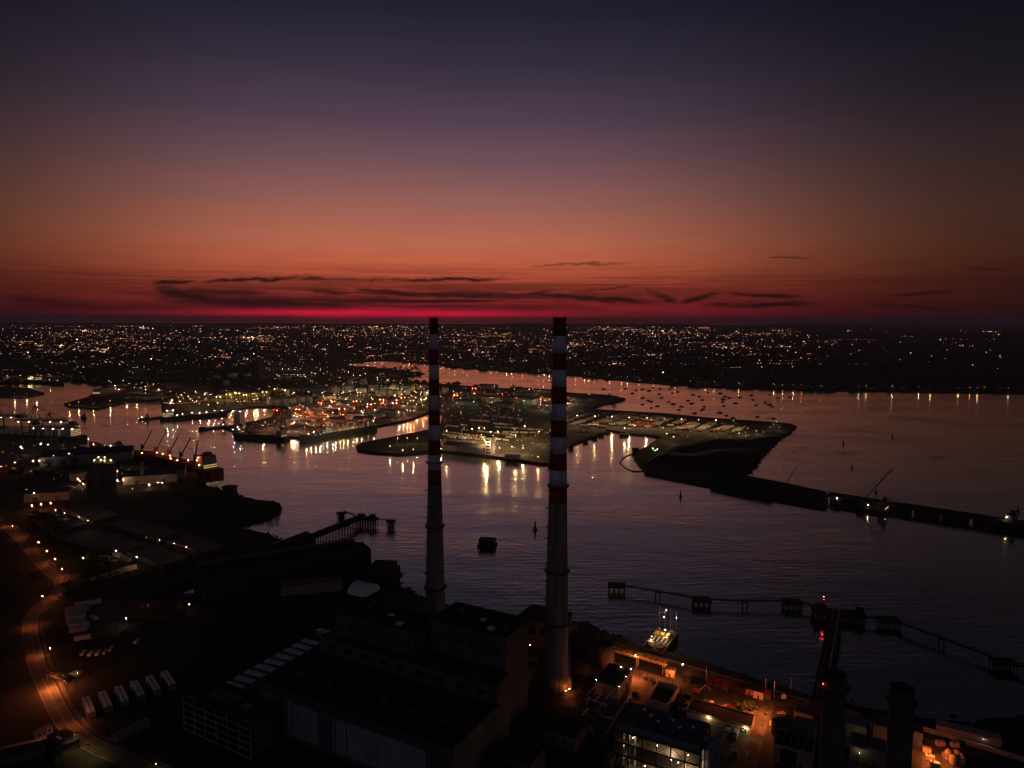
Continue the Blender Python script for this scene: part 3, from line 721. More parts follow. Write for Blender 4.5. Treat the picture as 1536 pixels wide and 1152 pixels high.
t = thing('landing_stage', 'solid black landing stage with a long roofed shed at the jetty root', 'landing stage', (ja.x-4, ja.y, 0), jang)
MB().box(-46, 3.6, -10, 5, -2, 7).build('platform', M['timber'], t)
MB().box(-36, 2, -6, 3.5, 9.4, 12).build('shed_wall', M['timber'], t); MB().gable(39, 10.6, 12.002, 1.8, -36.5, -6.5).build('shed_roof', M['blue'], t)
for k in range(10): MB().box(-36+k*4.1, -35.5+k*4.1, -6, -5.5, 7, 9.4).build('shed_post', M['timber'], t)
MB().box(-45, -41, -4, 3, 7.002, 13).build('gate_tower', M['timber'], t)
hd = P(550, 787, 0); t = thing('jetty_platform', 'dark jetty head platform with sheds and pipework at the end of the long jetty', 'jetty', (hd.x, hd.y, 0), rad(-20))
MB().box(-11.5, 11.5, -4.5, 4.5, 5.4, 7.4).build('deck', M['timber'], t); piles(t, -10.5, 10.5, -3.6, 3.6, 8, 3, 5.4)
MB().box(-10, -3, -1, 3, 7.402, 10).build('shed', M['timber'], t); MB().box(3, 8, 0, 3.5, 7.402, 10.4).build('shed', M['timber'], t)
for x in (-8, 1.5, 9): MB().bar((x, 2, 7.4), (x, 2, 15), .12, 5).build('mast', M['steel'], t)
d1 = dolphin(512, 779, 8, 6, 'upper left dolphin on piles beyond the long jetty head', 7.2, rad(-20), True); d2 = dolphin(586.5, 791, 8, 6, 'right hand dolphin on piles beside the long jetty head', 7.2, rad(-20), True)
walkway(P(517,777,0), P(533,784,0), 7.0, 7.0, 'thin walkway between the upper left dolphin and the jetty head', 1.6)
walkway(P(567,789,0), P(582,790.5,0), 7.0, 7.0, 'thin walkway between the jetty head and the right hand dolphin', 1.6)
t = dolphin(731, 818, 15, 11, 'square mooring caisson alone in mid channel between the chimneys', 6, rad(-8), False, 'caisson', True)
MB().box(-8.3, 8.3, -6.3, 6.3, .2, 1.6).build('base', M['timber'], t)
dolphin(345, 736.5, 15, 12, 'small dark caisson off the left bulk quay', 6, rad(-5), False, 'caisson', True)
# right hand chain of dolphins
ch = [(925,886,13,9,'leftmost block dolphin of the lower right chain'), (1052,908,13,9,'second block dolphin of the lower right chain'), (1187.5,911,13,9,'block dolphin just left of the berth platform'), (1333,939,14,9,'block dolphin right of the berth platform'), (1505,1003,13,9,'right end dolphin of the lower right chain')]
chang = rad(-6)
for px, py, w_, d_, lab in ch: dolphin(px, py, w_, d_, lab, 5.0, chang, px == 925)
def trestle(px, py, label):
    p = P(px, py, 0); t = thing('walkway_trestle', label, 'trestle', (p.x, p.y, 0), chang)
    MB().box(-2, 2, -1.3, 1.3, 3.9, 4.5).build('cap', M['timber'], t); piles(t, -1.6, 1.6, -.9, .9, 2, 2, 3.9, .3)
for px, py, lab in ((986.5,896,'slim trestle between the leftmost and second block dolphins'), (1117,911,'slim trestle between the second and third block dolphins'), (1412,968,'slim trestle between the berth platform and the right end dolphin')): trestle(px, py, lab)
bp_ = P(1257, 929, 0)
t = thing('berth_platform', 'wide dark berth platform on piles where the long bridge meets the chain', 'jetty', (bp_.x, bp_.y, 0), rad(-14))
MB().box(-17, 17, -5, 5, 4, 5.6).build('deck', M['timber'], t); piles(t, -16, 16, -4.2, 4.2, 12, 3, 4)
MB().box(-15.5, -8, -2, 3.5, 5.602, 8.8).build('cabin', M['timber'], t); MB().box(11, 16, -1, 3.5, 5.602, 9).build('cabin', M['timber'], t)
MB().bar((4, 0, 5.6), (4, 0, 15), .12, 5).build('mast', M['steel'], t)
MB().bar((-9, 3.8, 5.6), (-9, 3.8, 13.2), .35, 6).build('beacon_post', M['red'], t); MB().ico((-9, 3.8, 13.7), .5).build('beacon_lamp', E_['red'], t); MB().ico((-9, 3.8, 11.6), .45).build('beacon_lamp', E_['red'], t)
nodes_ = [P(*q, 0) for q in ((925,886),(986.5,896),(1052,908),(1117,911),(1187.5,911),(1240,922))]
names_ = ('leftmost block and the first trestle', 'first trestle and second block', 'second block and second trestle', 'second trestle and third block', 'third block and the berth platform')
off_ = [6.5, 0, 6.5, 0, 6.5, 0]
for k in range(5):
    d = (nodes_[k+1]-nodes_[k]).normalized(); walkway(nodes_[k]+d*(off_[k]+.2), nodes_[k+1]-d*(off_[k+1]+.2), 4.9, 4.9, 'railed walkway between the '+names_[k])
nodes_ = [P(*q, 0) for q in ((1275,935),(1333,939),(1412,968),(1505,1003),(1600,1030))]
names_ = ('berth platform and the block right of it', 'block right of the berth and the lone trestle', 'lone trestle and the right end dolphin', 'right end dolphin and the picture edge')
off_ = [0, 7, 0, 6.5, 0]
for k in range(4):
    d = (nodes_[k+1]-nodes_[k]).normalized(); walkway(nodes_[k]+d*(off_[k]+.2), nodes_[k+1]-d*(off_[k+1]+.2), 4.9, 4.9, 'thin walkway between the '+names_[k])
a_, b2 = P(1254, 933, 0), P(1228, 1066, 4)
d = (b2-a_); bL = Vector((d.x, d.y, 0)).length; bang = math.atan2(d.y, d.x)
t = thing('approach_bridge', 'long straight pipe bridge running from the shore to the berth platform', 'bridge', (a_.x, a_.y, 0), bang)
MB().box(6, bL, -4, 4, 6.4, 7.9).build('deck', M['timber'], t)
MB().bar((0, 2.2, 9.6), (bL, 2.2, 9.6), .45, 8).build('pipe', M['boxgrey'], t); MB().bar((0, -1.6, 9.0), (bL, -1.6, 9.0), .3, 6).build('pipe', M['steel'], t)
b = MB()
for k in range(34):
    x = bL*k/33
    for y in (-3.8, 3.8): b.bar((x, y, 7.9), (x, y, 9.3), .08, 4)
    if k % 3 == 0: b.box(x-.15, x+.15, -2.4, 3, 7.9, 8.5)
for y in (-3.8, 3.8): b.bar((0, y, 9.3), (bL, y, 9.3), .08, 4)
b.build('railing', M['steel'], t)
for k in range(7):
    for y in (-3.2, 3.2): MB().bar((6+k*(bL-10)/6.2, y, -2), (6+k*(bL-10)/6.2, y, 6.4), .5, 6).build('pile', M['timber'], t)

# ---------------------------------------------------------------- lamps
LCOL = {'warm':(1,.60,.28),'white':(1,.78,.56),'cool':(.8,.88,1),'sodium':(1,.20,.042),'yellow':(1,.66,.25),'red':(1,.06,.05),'green':(.5,1,.35),'spill':(1,.62,.32)}
LD = {}
def lamp_light(parent, kind, watts, loc, radius=.35):
    k = (kind, watts, radius)
    if k not in LD:
        d = bpy.data.lights.new('lamp_light', 'POINT'); d.energy = watts; d.color = LCOL[kind]; d.shadow_soft_size = radius; LD[k] = d
    o = bpy.data.objects.new('lamp_light', LD[k]); C.objects.link(o); o.parent = parent; o.location = loc; return o
LAMP_ME = {}
def lamp_mesh(kind, h, r, arm):
    k = (kind, h, r, arm)
    if k not in LAMP_ME:
        pole = MB().bar((0,0,0), (0,0,h), .11, 5, .07); 
        if arm: pole.bar((0,0,h), (arm,0,h+.25), .06, 4)
        pole.box(-.35, .35, -.35, .35, 0, .15)
        hd = MB()
        if arm:   # shielded road lantern: glows downward under a lid
            hd.box(arm-.5, arm+.5, -.22, .22, h+.10, h+.16)
            lid = MB().box(arm-.6, arm+.6, -.32, .32, h+.163, h+.30).box(arm-.6, arm+.6, -.32, -.28, h-.18, h+.162).box(arm-.6, arm+.6, .28, .32, h-.18, h+.162).box(arm-.6, arm-.56, -.279, .279, h-.18, h+.162).box(arm+.56, arm+.6, -.279, .279, h-.18, h+.162)
        else:
            hd.ico((0,0,h+r*1.1), r, 1, 1, .9); lid = MB().box(-.3, .3, -.3, .3, h+r*2.0+.02, h+r*2.0+.12)
        LAMP_ME[k] = (pole.mesh('pole', M['steel']), hd.mesh('lamp_head', E_[kind]), lid.mesh('lamp_lid', M['steel']))
    return LAMP_ME[k]
def lamp(px, py, kind, label, h=9, r=.32, arm=0, rz=0, z=4, group=None, at=None, cat='street lamp', name='street_lamp', watts=0):
    """pixel is where the lamp HEAD shows"""
    p = at if at is not None else P(px, py, z+h)
    t = thing(name, label, cat, (p.x, p.y, z), rz, group)
    pm, hm, lm = lamp_mesh(kind, h, r, arm)
    inst('pole', pm, t); inst('lamp_head', hm, t); inst('lamp_lid', lm, t)
    if watts: lamp_light(t, kind, watts, (arm, 0, h-.25), .2)
    return t
def wall_light(p, kind, label, r=.28, rz=0):
    t = thing('wall_light', label, 'wall light', p, rz)
    MB().ico((0,0,0), r).build('lamp_head', E_[kind], t); MB().bar((0,.05,0), (0,.55,.1), .06, 4).build('bracket', M['steel'], t); return t
# winding road
for k, (px, py, lab) in enumerate(((58,814,'reddish street lamp farthest up the winding road'),(70,827,'pale street lamp second down the winding road'),(83,839,'reddish street lamp third down the winding road'),(93.5,854,'reddish street lamp at the outer side of the road bend'),(64,895,'red lamp on the inside of the lower road bend'),(75,973,'red street lamp beside the straight lower stretch of road'))):
    lamp(px, py, 'sodium', lab, 9, .28)
lamp(18.5, 789, 'white', 'small white lamp among the trees at the top of the winding road', 7, .16)
rl = offset_line(road_line, 5.1); acc = 0; last = None; idx = 0
for i in range(1, len(rl)):
    if acc <= 0 and 0 < i < len(rl)-14:
        d = (road_line[i]-road_line[i-1]).normalized(); idx += 1
        lamp(0, 0, 'sodium', 'shielded orange lantern beside the winding road, %s down from its far end' % ('','first','second','third','fourth','fifth','sixth','seventh','eighth','ninth','tenth','eleventh','twelfth','thirteenth','fourteenth','fifteenth','sixteenth')[idx], 9, .2, 3.2, math.atan2(d.y, d.x)-PI/2, at=rl[i]+Vector((0,0,0)), group='shielded lanterns along the winding road', watts=850)
        acc = 46
    acc -= (rl[i]-rl[i-1]).length
# orange lit lorry stop on the road
p = P(92, 1030, 4)
t = thing('gate_canopy', 'dark canopy over the road with orange light under it', 'gate canopy', (p.x, p.y, 4), rad(-25))
MB().box(-9, 9, -2.5, 2.5, 6, 6.6).build('roof', M['bitumen'], t)
for x in (-8.4, 8.4):
    for y in (-2, 2): MB().bar((x, y, 0), (x, y, 6), .2, 6).build('post', M['steel'], t)
lamp_light(t, 'sodium', 7000, (-1, -5, 5), .3); MB().box(-3, -2, -.2, .2, 5.75, 5.97).build('lamp_head', E_['spill'] if False else E_['sodium'], t); MB().box(3, 4, -.2, .2, 5.75, 5.97).build('lamp_head', E_['sodium'], t)
p = P(99, 1024, 4); t = thing('lorry', 'lorry with red tail lights stopped at the lit canopy', 'lorry', (p.x+2, p.y+4, 4.05), rad(70))
MB().box(-5, 2.4, -1.25, 1.25, 1.1, 3.9).build('cargo_box', TRAILER_MATS[1], t); MB().box(2.6, 4.6, -1.2, 1.2, .7, 3.2).build('cab', TRAILER_MATS[3], t)
for x in (-3.8, -2.6, 3.6):
    for y in (-1.05, 1.05): MB().bar((x, y-.15, .5), (x, y+.15, .5), .5, 12).build('wheel', M['coal'], t)
for y in (-.9, .9): MB().box(-5.08, -5.01, y-.2, y+.2, 1.0, 1.3).build('tail_light', E_['red'], t)
# settling tanks with their rim lamps
TK = [((375,165),(560,145),(722,205),(556,250),'upper middle'),((182,215),(300,190),(532,260),(330,315),'upper left'),((612,260),(790,220),(1105,302),(938,352),'right of centre'),((347,322),(560,275),(880,375),(700,428),'large left'),((1000,370),(1130,315),(1370,390),(1215,436),'far right'),((762,432),(930,388),(1152,460),(980,512),'lower right')]
for a, b_, c, d, nm in TK:
    q = [P(x/4, 720+y/4, 8) for x, y in (a, b_, c, d)]; ce = sum(q, Vector())/4
    t = thing('settling_tank', 'dark blue covered settling tank, '+nm+' of the six', 'tank', (ce.x, ce.y, 4), 0, 'six covered settling tanks')
    q = [p-ce for p in q]
    MB().prism([(p.x*.97, p.y*.97) for p in q], 0, 3.6).build('cover', M['tpool'], t)
    rim = MB()
    for i in range(4):
        p0, p1 = q[i], q[(i+1) % 4]
        rim.prism([(p0.x, p0.y), (p1.x, p1.y), (p1.x*.972, p1.y*.972), (p0.x*.972, p0.y*.972)], 0, 4.2)
    rim.build('rim', M['conc_dark'], t)
    for f in (.2, .35, .5, .65, .8):
        p0, p1 = q[0].lerp(q[3], f), q[1].lerp(q[2], f); p0, p1 = p0*.95, p1*.95
        MB().bar((p0.x, p0.y, 3.65), (p1.x, p1.y, 3.65), .12, 4).build('cover_seam', M['conc_dark'], t)
nm_ = ('first','second','third','fourth','fifth','sixth','seventh','eighth')
for k, (px, py) in enumerate(((83.5,766),(97,770),(118,775.5),(131,781),(220,806),(239.5,810),(261,815.5),(279.5,820.5))):
    lamp(px, py, 'warm', 'warm lamp between the settling tanks, %s from the left' % nm_[k], 4.5, .15, z=6)
for px, py, lab in ((125,837,'white lamp on a pole above the bushes left of the red trailer'),(174.5,826,'white lamp on a pole behind the white cabins'),(205,836,'white lamp on a pole right of the white cabins')): lamp(px, py, 'spill', lab, 7, .22)
def vehicle_box(name, px, py, L, Wd, H, ang, m, label, cat, z=4.06):
    p = P(px, py, z); t = thing(name, label, cat, (p.x, p.y, z), ang)
    MB().box(-L/2, L/2, -Wd/2, Wd/2, .9, H).build('body', m, t)
    for x in (-L*.36, -L*.26, L*.36):
        for y in (-Wd*.4, Wd*.4): MB().bar((x, y-.15, .45), (x, y+.15, .45), .45, 10).build('wheel', M['coal'], t)
    return t
vehicle_box('trailer', 164, 850, 13, 2.6, 4.2, rad(28), TRAILER_MATS[3], 'long red trailer parked on the pale track below the tanks', 'trailer')
def cabin(px, py, L, ang, label, m='boxwhite', H=3):
    p = P(px, py, 4); t = thing('site_cabin', label, 'cabin', (p.x, p.y, 4.05), ang)
    MB().box(-L/2, L/2, -1.6, 1.6, .2, H).build('wall', M[m], t); MB().box(-L/2-.15, L/2+.15, -1.75, 1.75, H+.003, H+.2).build('roof', M['boxgrey'], t)
    for k in range(3): MB().box(-L/2+.7+k*L/3.2, -L/2+1.9+k*L/3.2, -1.65, -1.601, 1.2, 2.2).build('window', M['glassd'], t)
    return t
cabin(176, 835, 9, rad(-30), 'white site cabin nearest the middle lamp'); cabin(190, 841, 10, rad(-30), 'pale green site cabin right of the white cabin', 'tank'); cabin(156, 839.5, 9, rad(15), 'dark site cabin left of the white cabins', 'boxgrey')
# parked lorries and coaches in the gravel yard
rn = random.Random(4)
for k, (px, py, L, a, mi, lab) in enumerate(((132,909,16,28,0,'long white trailer at the top edge of the gravel yard'),(116,917,14,22,1,'grey coach parked below the long white trailer'),(114,925,12,22,5,'tan lorry trailer third down in the gravel yard'),(114,932,11,22,0,'white lorry trailer fourth down in the gravel yard'),(116,938,11,22,1,'grey lorry trailer fifth down in the gravel yard'),(119,943,11,22,0,'white lorry trailer sixth down in the gravel yard'),(118,949,10,22,1,'grey lorry trailer seventh down in the gravel yard'),(142,930,7,-35,0,'white van parked apart in the middle of the gravel yard'),(124,961,9,28,1,'grey trailer alone below the others in the gravel yard'))):
    vehicle_box('trailer', px, py, L, 2.5, 3.6 if L > 8 else 2.6, rad(a), TRAILER_MATS[mi], lab, 'trailer')
for k, (px, py) in enumerate(((125,983),(136,984),(147,983),(158,981),(166,977))):
    vehicle_box('parked_van', px, py, 5.2, 2, 2.3, rad(100), TRAILER_MATS[(1,0,0,1,2)[k]], ('dark grey','first white','second white','plain grey','cream')[k]+' van in the row of five below the gravel yard', 'van')
vehicle_box('parked_van', 205, 965, 5.2, 2, 2.4, rad(95), TRAILER_MATS[0], 'white van alone near the coal bunker', 'van')
cabin(65, 1103, 7, rad(60), 'small white cabin beside the road at the lower left')
lamp(189, 928, 'warm', 'warm yard lamp hidden behind the left end of the brick block', 5, .2); lamp(284, 907, 'warm', 'warm yard lamp between the brick block and the stair tower', 5, .16)
lamp(116, 1010, 'white', 'small white lamp beside the road above the white banks', 6, .14); lamp(95, 1013, 'white', 'tiny white lamp just above the lit canopy', 7, .10)
lamp(128, 1116, 'yellow', 'dim yellow road lamp at the lower left road bend', 8, .15, 1.5); lamp(110, 1100, 'yellow', 'dim yellow road lamp on the straight road below the canopy', 8, .12, 1.5)
lamp(234, 1146, 'yellow', 'dim yellow lamp at the bottom edge left of the office block', 3, .16)
p = P(-30, 1158, 4); t = thing('low_shed', 'dark blue roofed low shed at the bottom left corner', 'building', (p.x, p.y, 4), rad(28))
MB().box(0, 24, 0, 10, 0, 4).build('wall', M['wall'], t); MB().gable(25, 11, 4.003, 1.4, -.5, -.5).build('roof', M['blue'], t)
p = P(84, 1118, 4); t = thing('gate_house', 'dark gate house with bright skylight beside the road bend', 'building', (p.x-4, p.y, 4), rad(-35))
MB().box(0, 14, 0, 8, 0, 4).build('wall', M['wall'], t); MB().box(-.4, 14.4, -.4, 8.4, 4.003, 4.4).build('roof', M['bitumen'], t); MB().box(4, 8, 2, 3.2, 4.41, 4.8).build('skylight', M['boxwhite'], t)

# ---------------------------------------------------------------- riverside plant on the right
Q = lambda px, py, z=4: P(px, py, z)
# pipe gantry
g0, g1 = W(*pixuv(905, 985), 4), W(*pixuv(1000, 1012), 4)
d = g1-g0; gL = d.length; ga = math.atan2(d.y, d.x)
t = thing('pipe_gantry', 'lattice pipe gantry glowing orange above the plant road', 'gantry', (g0.x, g0.y, 4), ga)
b = MB()
for y in (-1.2, 1.2):
    for z in (5.4, 7.6): b.bar((-4, y, z), (gL, y, z), .14, 4)
    for k in range(12): x = -4+(gL+4)*k/12; b.bar((x, y, 5.4), (x+(gL+4)/12, y, 7.6), .1, 4); b.bar((x, y, 5.4), (x, y, 7.6), .1, 4)
b.build('lattice', M['craneyel'], t)
for x in (2, 5, gL*.55, gL-2):
    for y in (-1.2, 1.2): MB().bar((x, y, 0), (x, y, 5.4), .22, 6).build('post', M['craneyel'], t)
for y, z, r, mm in ((-.5, 6, .35, 'pipe'), (.5, 6.1, .25, 'steel'), (0, 7.0, .2, 'cranered')): MB().bar((-4, y, z), (gL, y, z), r, 8).build('pipe', M[mm], t)
# switch building
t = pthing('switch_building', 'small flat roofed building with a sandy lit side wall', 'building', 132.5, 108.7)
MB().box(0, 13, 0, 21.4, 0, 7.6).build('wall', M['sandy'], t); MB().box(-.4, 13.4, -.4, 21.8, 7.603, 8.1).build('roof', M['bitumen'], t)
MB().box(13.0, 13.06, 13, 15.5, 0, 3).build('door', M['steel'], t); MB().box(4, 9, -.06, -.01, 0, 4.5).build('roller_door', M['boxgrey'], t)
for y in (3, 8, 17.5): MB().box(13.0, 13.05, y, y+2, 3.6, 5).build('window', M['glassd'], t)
# sunken tank
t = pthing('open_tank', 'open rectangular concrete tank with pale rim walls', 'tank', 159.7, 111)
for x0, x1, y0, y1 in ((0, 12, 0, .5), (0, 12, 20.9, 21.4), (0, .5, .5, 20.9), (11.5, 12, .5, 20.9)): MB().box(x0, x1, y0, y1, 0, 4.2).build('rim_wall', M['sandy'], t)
MB().box(.5, 11.5, .5, 20.9, -.0, .6).build('floor', M['conc_dark'], t)
b = MB()
for k in range(5): b.bar((k*3, .2, 4.2), (k*3, .2, 5.3), .06, 4); b.bar((k*3, .2, 4.2), (k*3+1.5, .2, 5.3), .05, 4) if k < 4 else None
b.bar((0, .2, 5.3), (12, .2, 5.3), .06, 4); b.build('railing', M['steel'], t)
# long low building
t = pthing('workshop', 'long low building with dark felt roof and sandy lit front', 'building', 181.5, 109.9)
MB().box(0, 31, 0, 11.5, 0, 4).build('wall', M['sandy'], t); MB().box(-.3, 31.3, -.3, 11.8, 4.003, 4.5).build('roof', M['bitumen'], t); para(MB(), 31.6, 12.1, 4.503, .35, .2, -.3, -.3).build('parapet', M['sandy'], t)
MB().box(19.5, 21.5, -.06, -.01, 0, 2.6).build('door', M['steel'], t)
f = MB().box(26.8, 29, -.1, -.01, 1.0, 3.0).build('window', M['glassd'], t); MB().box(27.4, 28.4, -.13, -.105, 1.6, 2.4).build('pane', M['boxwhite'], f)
def van(u, v, ang, label):
    p = W(u, v, 4.06); t = thing('parked_van', label, 'van', p, PA+ang)
    MB().prism([(-1, -2.6), (1, -2.6), (1, 1.2), (-1, 1.2)], .45, 2.4).build('body', TRAILER_MATS[0], t); MB().prism([(-1, 1.21), (1, 1.21), (.95, 2.6), (-.95, 2.6)], .45, 1.5).build('bonnet', TRAILER_MATS[0], t)
    MB().box(-.9, .9, 1.22, 1.45, 1.51, 2.2).build('windscreen', M['glassd'], t)
    for x in (-.9, .9):
        for y in (-1.7, 1.6): MB().bar((x-.12, y, .35), (x+.12, y, .35), .35, 10).build('wheel', M['coal'], t)
van(202.5, 105.5, PI, 'white van parked nose out left of the lit workshop window'); van(206.5, 106, PI, 'second white van parked right beside the other at the workshop front')
wall_light(W(192.5, 109.3, 8), 'spill', 'bright light on the workshop eaves left of the vans', .2, PA); wall_light(W(210.5, 109.3, 7.6), 'spill', 'bright light above the workshop window at its right end', .2, PA)
# boiler frame with blue roof
t = pthing('boiler_building', 'open steel boiler structure with blue sheet roof and lit floors', 'building', 168.5, 41.5)
BL, BD, BH = 36.0, 16.5, 31
b = MB()
for k in range(9): MB().box(k*BL/9+.06, (k+1)*BL/9-.06, -.4, BD, BH-.6+(.12 if k % 2 else 0), BH+(.12 if k % 2 else 0)).build('roof_sheet', M['blue'], t)
for k in range(9): MB().box(k*BL/9-.14, k*BL/9+.14, -.3, BD-.2, BH+.15, BH+.45).build('roof_rib', M['boxgrey'], t)
for k, (x, y) in enumerate(((8, 12), (12, 9), (16, 6), (21, 10), (25, 6), (30, 9))): MB().box(x, x+1.3, y, y+1.1, BH+.16, BH+.8).build('roof_vent', M['boxwhite'], t)
for k in range(9): MB().box(k*BL/9+.05, (k+1)*BL/9-.05, -.5, -.41, BH-3.4, BH-.7).build('fascia_panel', M['boxgrey'], t)
for k in range(7):
    for y in (0, BD): MB().box(k*BL/6-.25, k*BL/6+.25, y-.25, y+.25, 0, BH-.75).build('column', M['steel'], t)
for z in (5, 10.5, 16, 21.5, 26.5):
    MB().box(-.2, BL+.2, .3, BD-.3, z, z+.25).build('floor', M['rail'], t)
    MB().box(0, BL, -.2, .2, z-.45, z+.3).build('beam', M['steel'], t)
    b = MB()
    for k in range(19): b.bar((k*BL/18, -.1, z+.3), (k*BL/18, -.1, z+1.4), .05, 4)
    for h in (.85, 1.4): b.bar((0, -.1, z+h), (BL, -.1, z+h), .05, 4)
    b.build('railing', M['craneyel'], t)
b = MB()
for k in range(6):
    for i, z in enumerate((0, 5, 10.5, 16, 21.5)):
        z1 = (5, 10.5, 16, 21.5, 26.5)[i]
        if (k+i) % 2: b.bar((k*BL/6, -.05, z), ((k+1)*BL/6, -.05, z1), .14, 4)
        elif k in (2, 4): b.bar(((k+1)*BL/6, -.05, z), (k*BL/6, -.05, z1), .14, 4)
b.build('brace', M['steel'], t)
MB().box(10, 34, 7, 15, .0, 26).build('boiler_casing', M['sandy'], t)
for k in range(7): MB().box(10.2+k*3.4, 10.6+k*3.4, 6.7, 6.98, 0, 26).build('casing_rib', M['craneyel'], t)
for z in (3, 8.5, 13.8, 19.5): MB().bar((2, 3.5, z), (9.5, 3.5, z), .5, 10).build('pipe', M['pipe'], t)
for x in (3, 5.5, 8): MB().bar((x, 2.5, 0), (x, 2.5, 25), .35, 8).build('riser_pipe', M['pipe'], t)
MB().bar((14, 2.6, 0), (17, 2.6, 9), .45, 8).build('red_brace', M['cranered'], t); MB().bar((20, 2.6, 9), (23.5, 2.6, 0), .45, 8).build('red_brace', M['cranered'], t)
for z0 in (0, 5, 10.5, 16, 21.5):
    b = MB(); b.bar((1, 1, z0), (6, 1, z0+5), .12, 4); b.bar((1, 1.8, z0), (6, 1.8, z0+5), .12, 4)
    for k in range(10): b.box(1+k*.5, 1.4+k*.5, 1, 1.8, z0+k*.5, z0+k*.5+.06)
    b.build('stair', M['rail'], t)
for x, z, k_ in ((7.5, 24.5, 'spill'), (18, 24.2, 'spill'), (31, 24, 'spill'), (13, 13.5, 'warm'), (22, 12.5, 'spill'), (30, 14.5, 'warm'), (15, 4.4, 'spill'), (27, 4.4, 'warm'), (4, 19, 'warm'), (20, 8.6, 'spill'), (27, 19.5, 'spill'), (33, 9, 'spill'), (24, 19.8, 'warm')):
    MB().ico((x, 1.2, z), .13).build('lamp_head', E_[k_], t)
for q_, w_ in (((24, 3, 24), 1800), ((31, 3, 18), 1800), ((18, 3, 13), 1500), ((28, 3, 9), 2200), ((14, 3, 4), 1500), ((6, 3, 15), 500)): lamp_light(t, 'spill', w_, q_, .3)
b = MB(); prof_ = [(4.2, 0), (4.2, 27.5), (3.6, 29.2), (2.2, 30.6), (.3, 31.2)]
b.lathe(prof_, 28, (BL+3.2, 7)); b.build('drum_casing', M['boxgrey'], t, smooth=True)
for k in range(12): a = 2*PI*k/12; MB().bar((BL+3.2+4.3*math.cos(a), 7+4.3*math.sin(a), 0), (BL+3.2+4.3*math.cos(a), 7+4.3*math.sin(a), 27.4), .12, 4).build('casing_rib', M['steel'], t)
# pipework and transformers left of it
t = pthing('pipe_cluster', 'tangle of pale pipes and steel frames left of the boiler structure', 'pipework', 133, 74)
rn = random.Random(12)
for k in range(16):
    x, y, z = rn.uniform(0, 20), rn.uniform(0, 24), rn.uniform(1.5, 7)
    if rn.random() < .5: MB().bar((x, y, z), (x+rn.uniform(4, 10), y, z), rn.uniform(.12, .35), 6).build('pipe', M['pipe' if k % 3 else 'rail'], t)
    else: MB().bar((x, y, z), (x, y+rn.uniform(4, 10), z), rn.uniform(.12, .35), 6).build('pipe', M['pipe' if k % 3 else 'rail'], t)
for k in range(12):
    x, y = (k % 4)*6.5, (k//4)*9.5
    MB().bar((x, y, 0), (x, y, 8), .15, 5).build('frame_post', M['rail'], t)
    if k % 4 < 3: MB().bar((x, y, 7.8), (x+6.5, y, 7.8), .13, 4).build('frame_beam', M['rail'], t)
for k in range(5): x, y = rn.uniform(0, 18), rn.uniform(0, 20); MB().box(x, x+3, y, y+2.4, 0, 2.6).build('equipment_box', M['boxgrey'], t)
t = pthing('pipe_loop_frame', 'square frame of thin pale pipes beside the switch building', 'pipework', 133, 96)
b = MB()
for p, q in (((0,0,6),(10,0,6)),((10,0,6),(10,9,6)),((10,9,6),(0,9,6)),((0,9,6),(0,0,6))): b.bar(p, q, .2, 6)
for x in (0, 10):
    for y in (0, 9): b.bar((x, y, 0), (x, y, 6), .16, 5)
b.build('pipe', M['pipe'], t)
lamp(0, 0, 'sodium', 'red and orange work lamp over the pipes beside the wide chimney foot', 5, .16, at=W(121, 96, 4))
for k, (u, v, L, Wd, H, m, lab) in enumerate(((124, 56, 20, 13, 7, 'wall', 'dark equipment house left of the boiler structure'), (118, 26, 18, 14, 9, 'wall', 'dark service building with ribbed roof at the bottom edge'), (120, 8, 13, 8, 8, 'wall', 'lower dark service building with blue roof at the bottom edge'), (146, 20, 12, 18, 6, 'shed', 'small blue roofed shed below the boiler structure'))):
    t = pthing('service_building', lab, 'building', u, v)
    MB().box(0, L, 0, Wd, 0, H).build('wall', M[m], t); MB().box(-.3, L+.3, -.3, Wd+.3, H+.003, H+.35).build('roof', M['bitumen'], t)
    for i in range(6): MB().box(1+i*(L-2)/6, 1.3+i*(L-2)/6, .3, Wd-.3, H+.36, H+.6).build('roof_rib', M['shedroof' if k != 2 else 'blue'], t)
    for i in range(3): MB().box(1.5+i*(L-3)/3, 3.2+i*(L-3)/3, -.05, -.01, H*.4, H*.4+1.8).build('window', M['glassd'], t)
# intake with pipes over the water
pc = P(991, 972, 0)
t = thing('intake_platform', 'lit cooling water intake platform crowded with pale pipes and masts', 'intake platform', (pc.x, pc.y, 0), PA)
IW, IL = 13, 32
MB().box(-IW/2, IW/2, -IL/2, IL/2, 4, 5.2).build('deck', M['conc_dark'], t)
MB().box(-IW/2-.0, IW/2, -IL/2, IL/2, -2, 3.99).build('caisson', M['timber'], t)
for y in (-12, -9):
    for s in (-1, 1):
        b = MB(); prev = None
        for k in range(9):
            a = PI*.5*k/8; p = (s*(1.2+3.6*math.sin(a)), y+4*(1-math.cos(a)), 6.4)
            if prev: b.bar(prev, p, .75, 10)
            prev = p
        b.build('curved_pipe', M['pipe'], t)
for k in range(4): MB().bar((-4+k*2.6, -4, 5.9), (-4+k*2.6, 10, 5.9), .4, 8).build('pipe', M['pipe'], t)
for k in range(3): MB().box(-5+k*3.6, -2.6+k*3.6, 2, 6, 5.2, 8).build('pump_unit', M['craneyel'], t)
for k in range(3): MB().lathe([(1.1, 5.2), (1.1, 8.2), (.4, 8.8)], 12, (-4+k*4, 9)).build('screen_drum', M['rail'], t)
MB().lathe([(.9, 5.2), (.9, 7.4), (.2, 7.8)], 12, (-5.2, 6.5)).build('red_valve', M['cranered'], t)
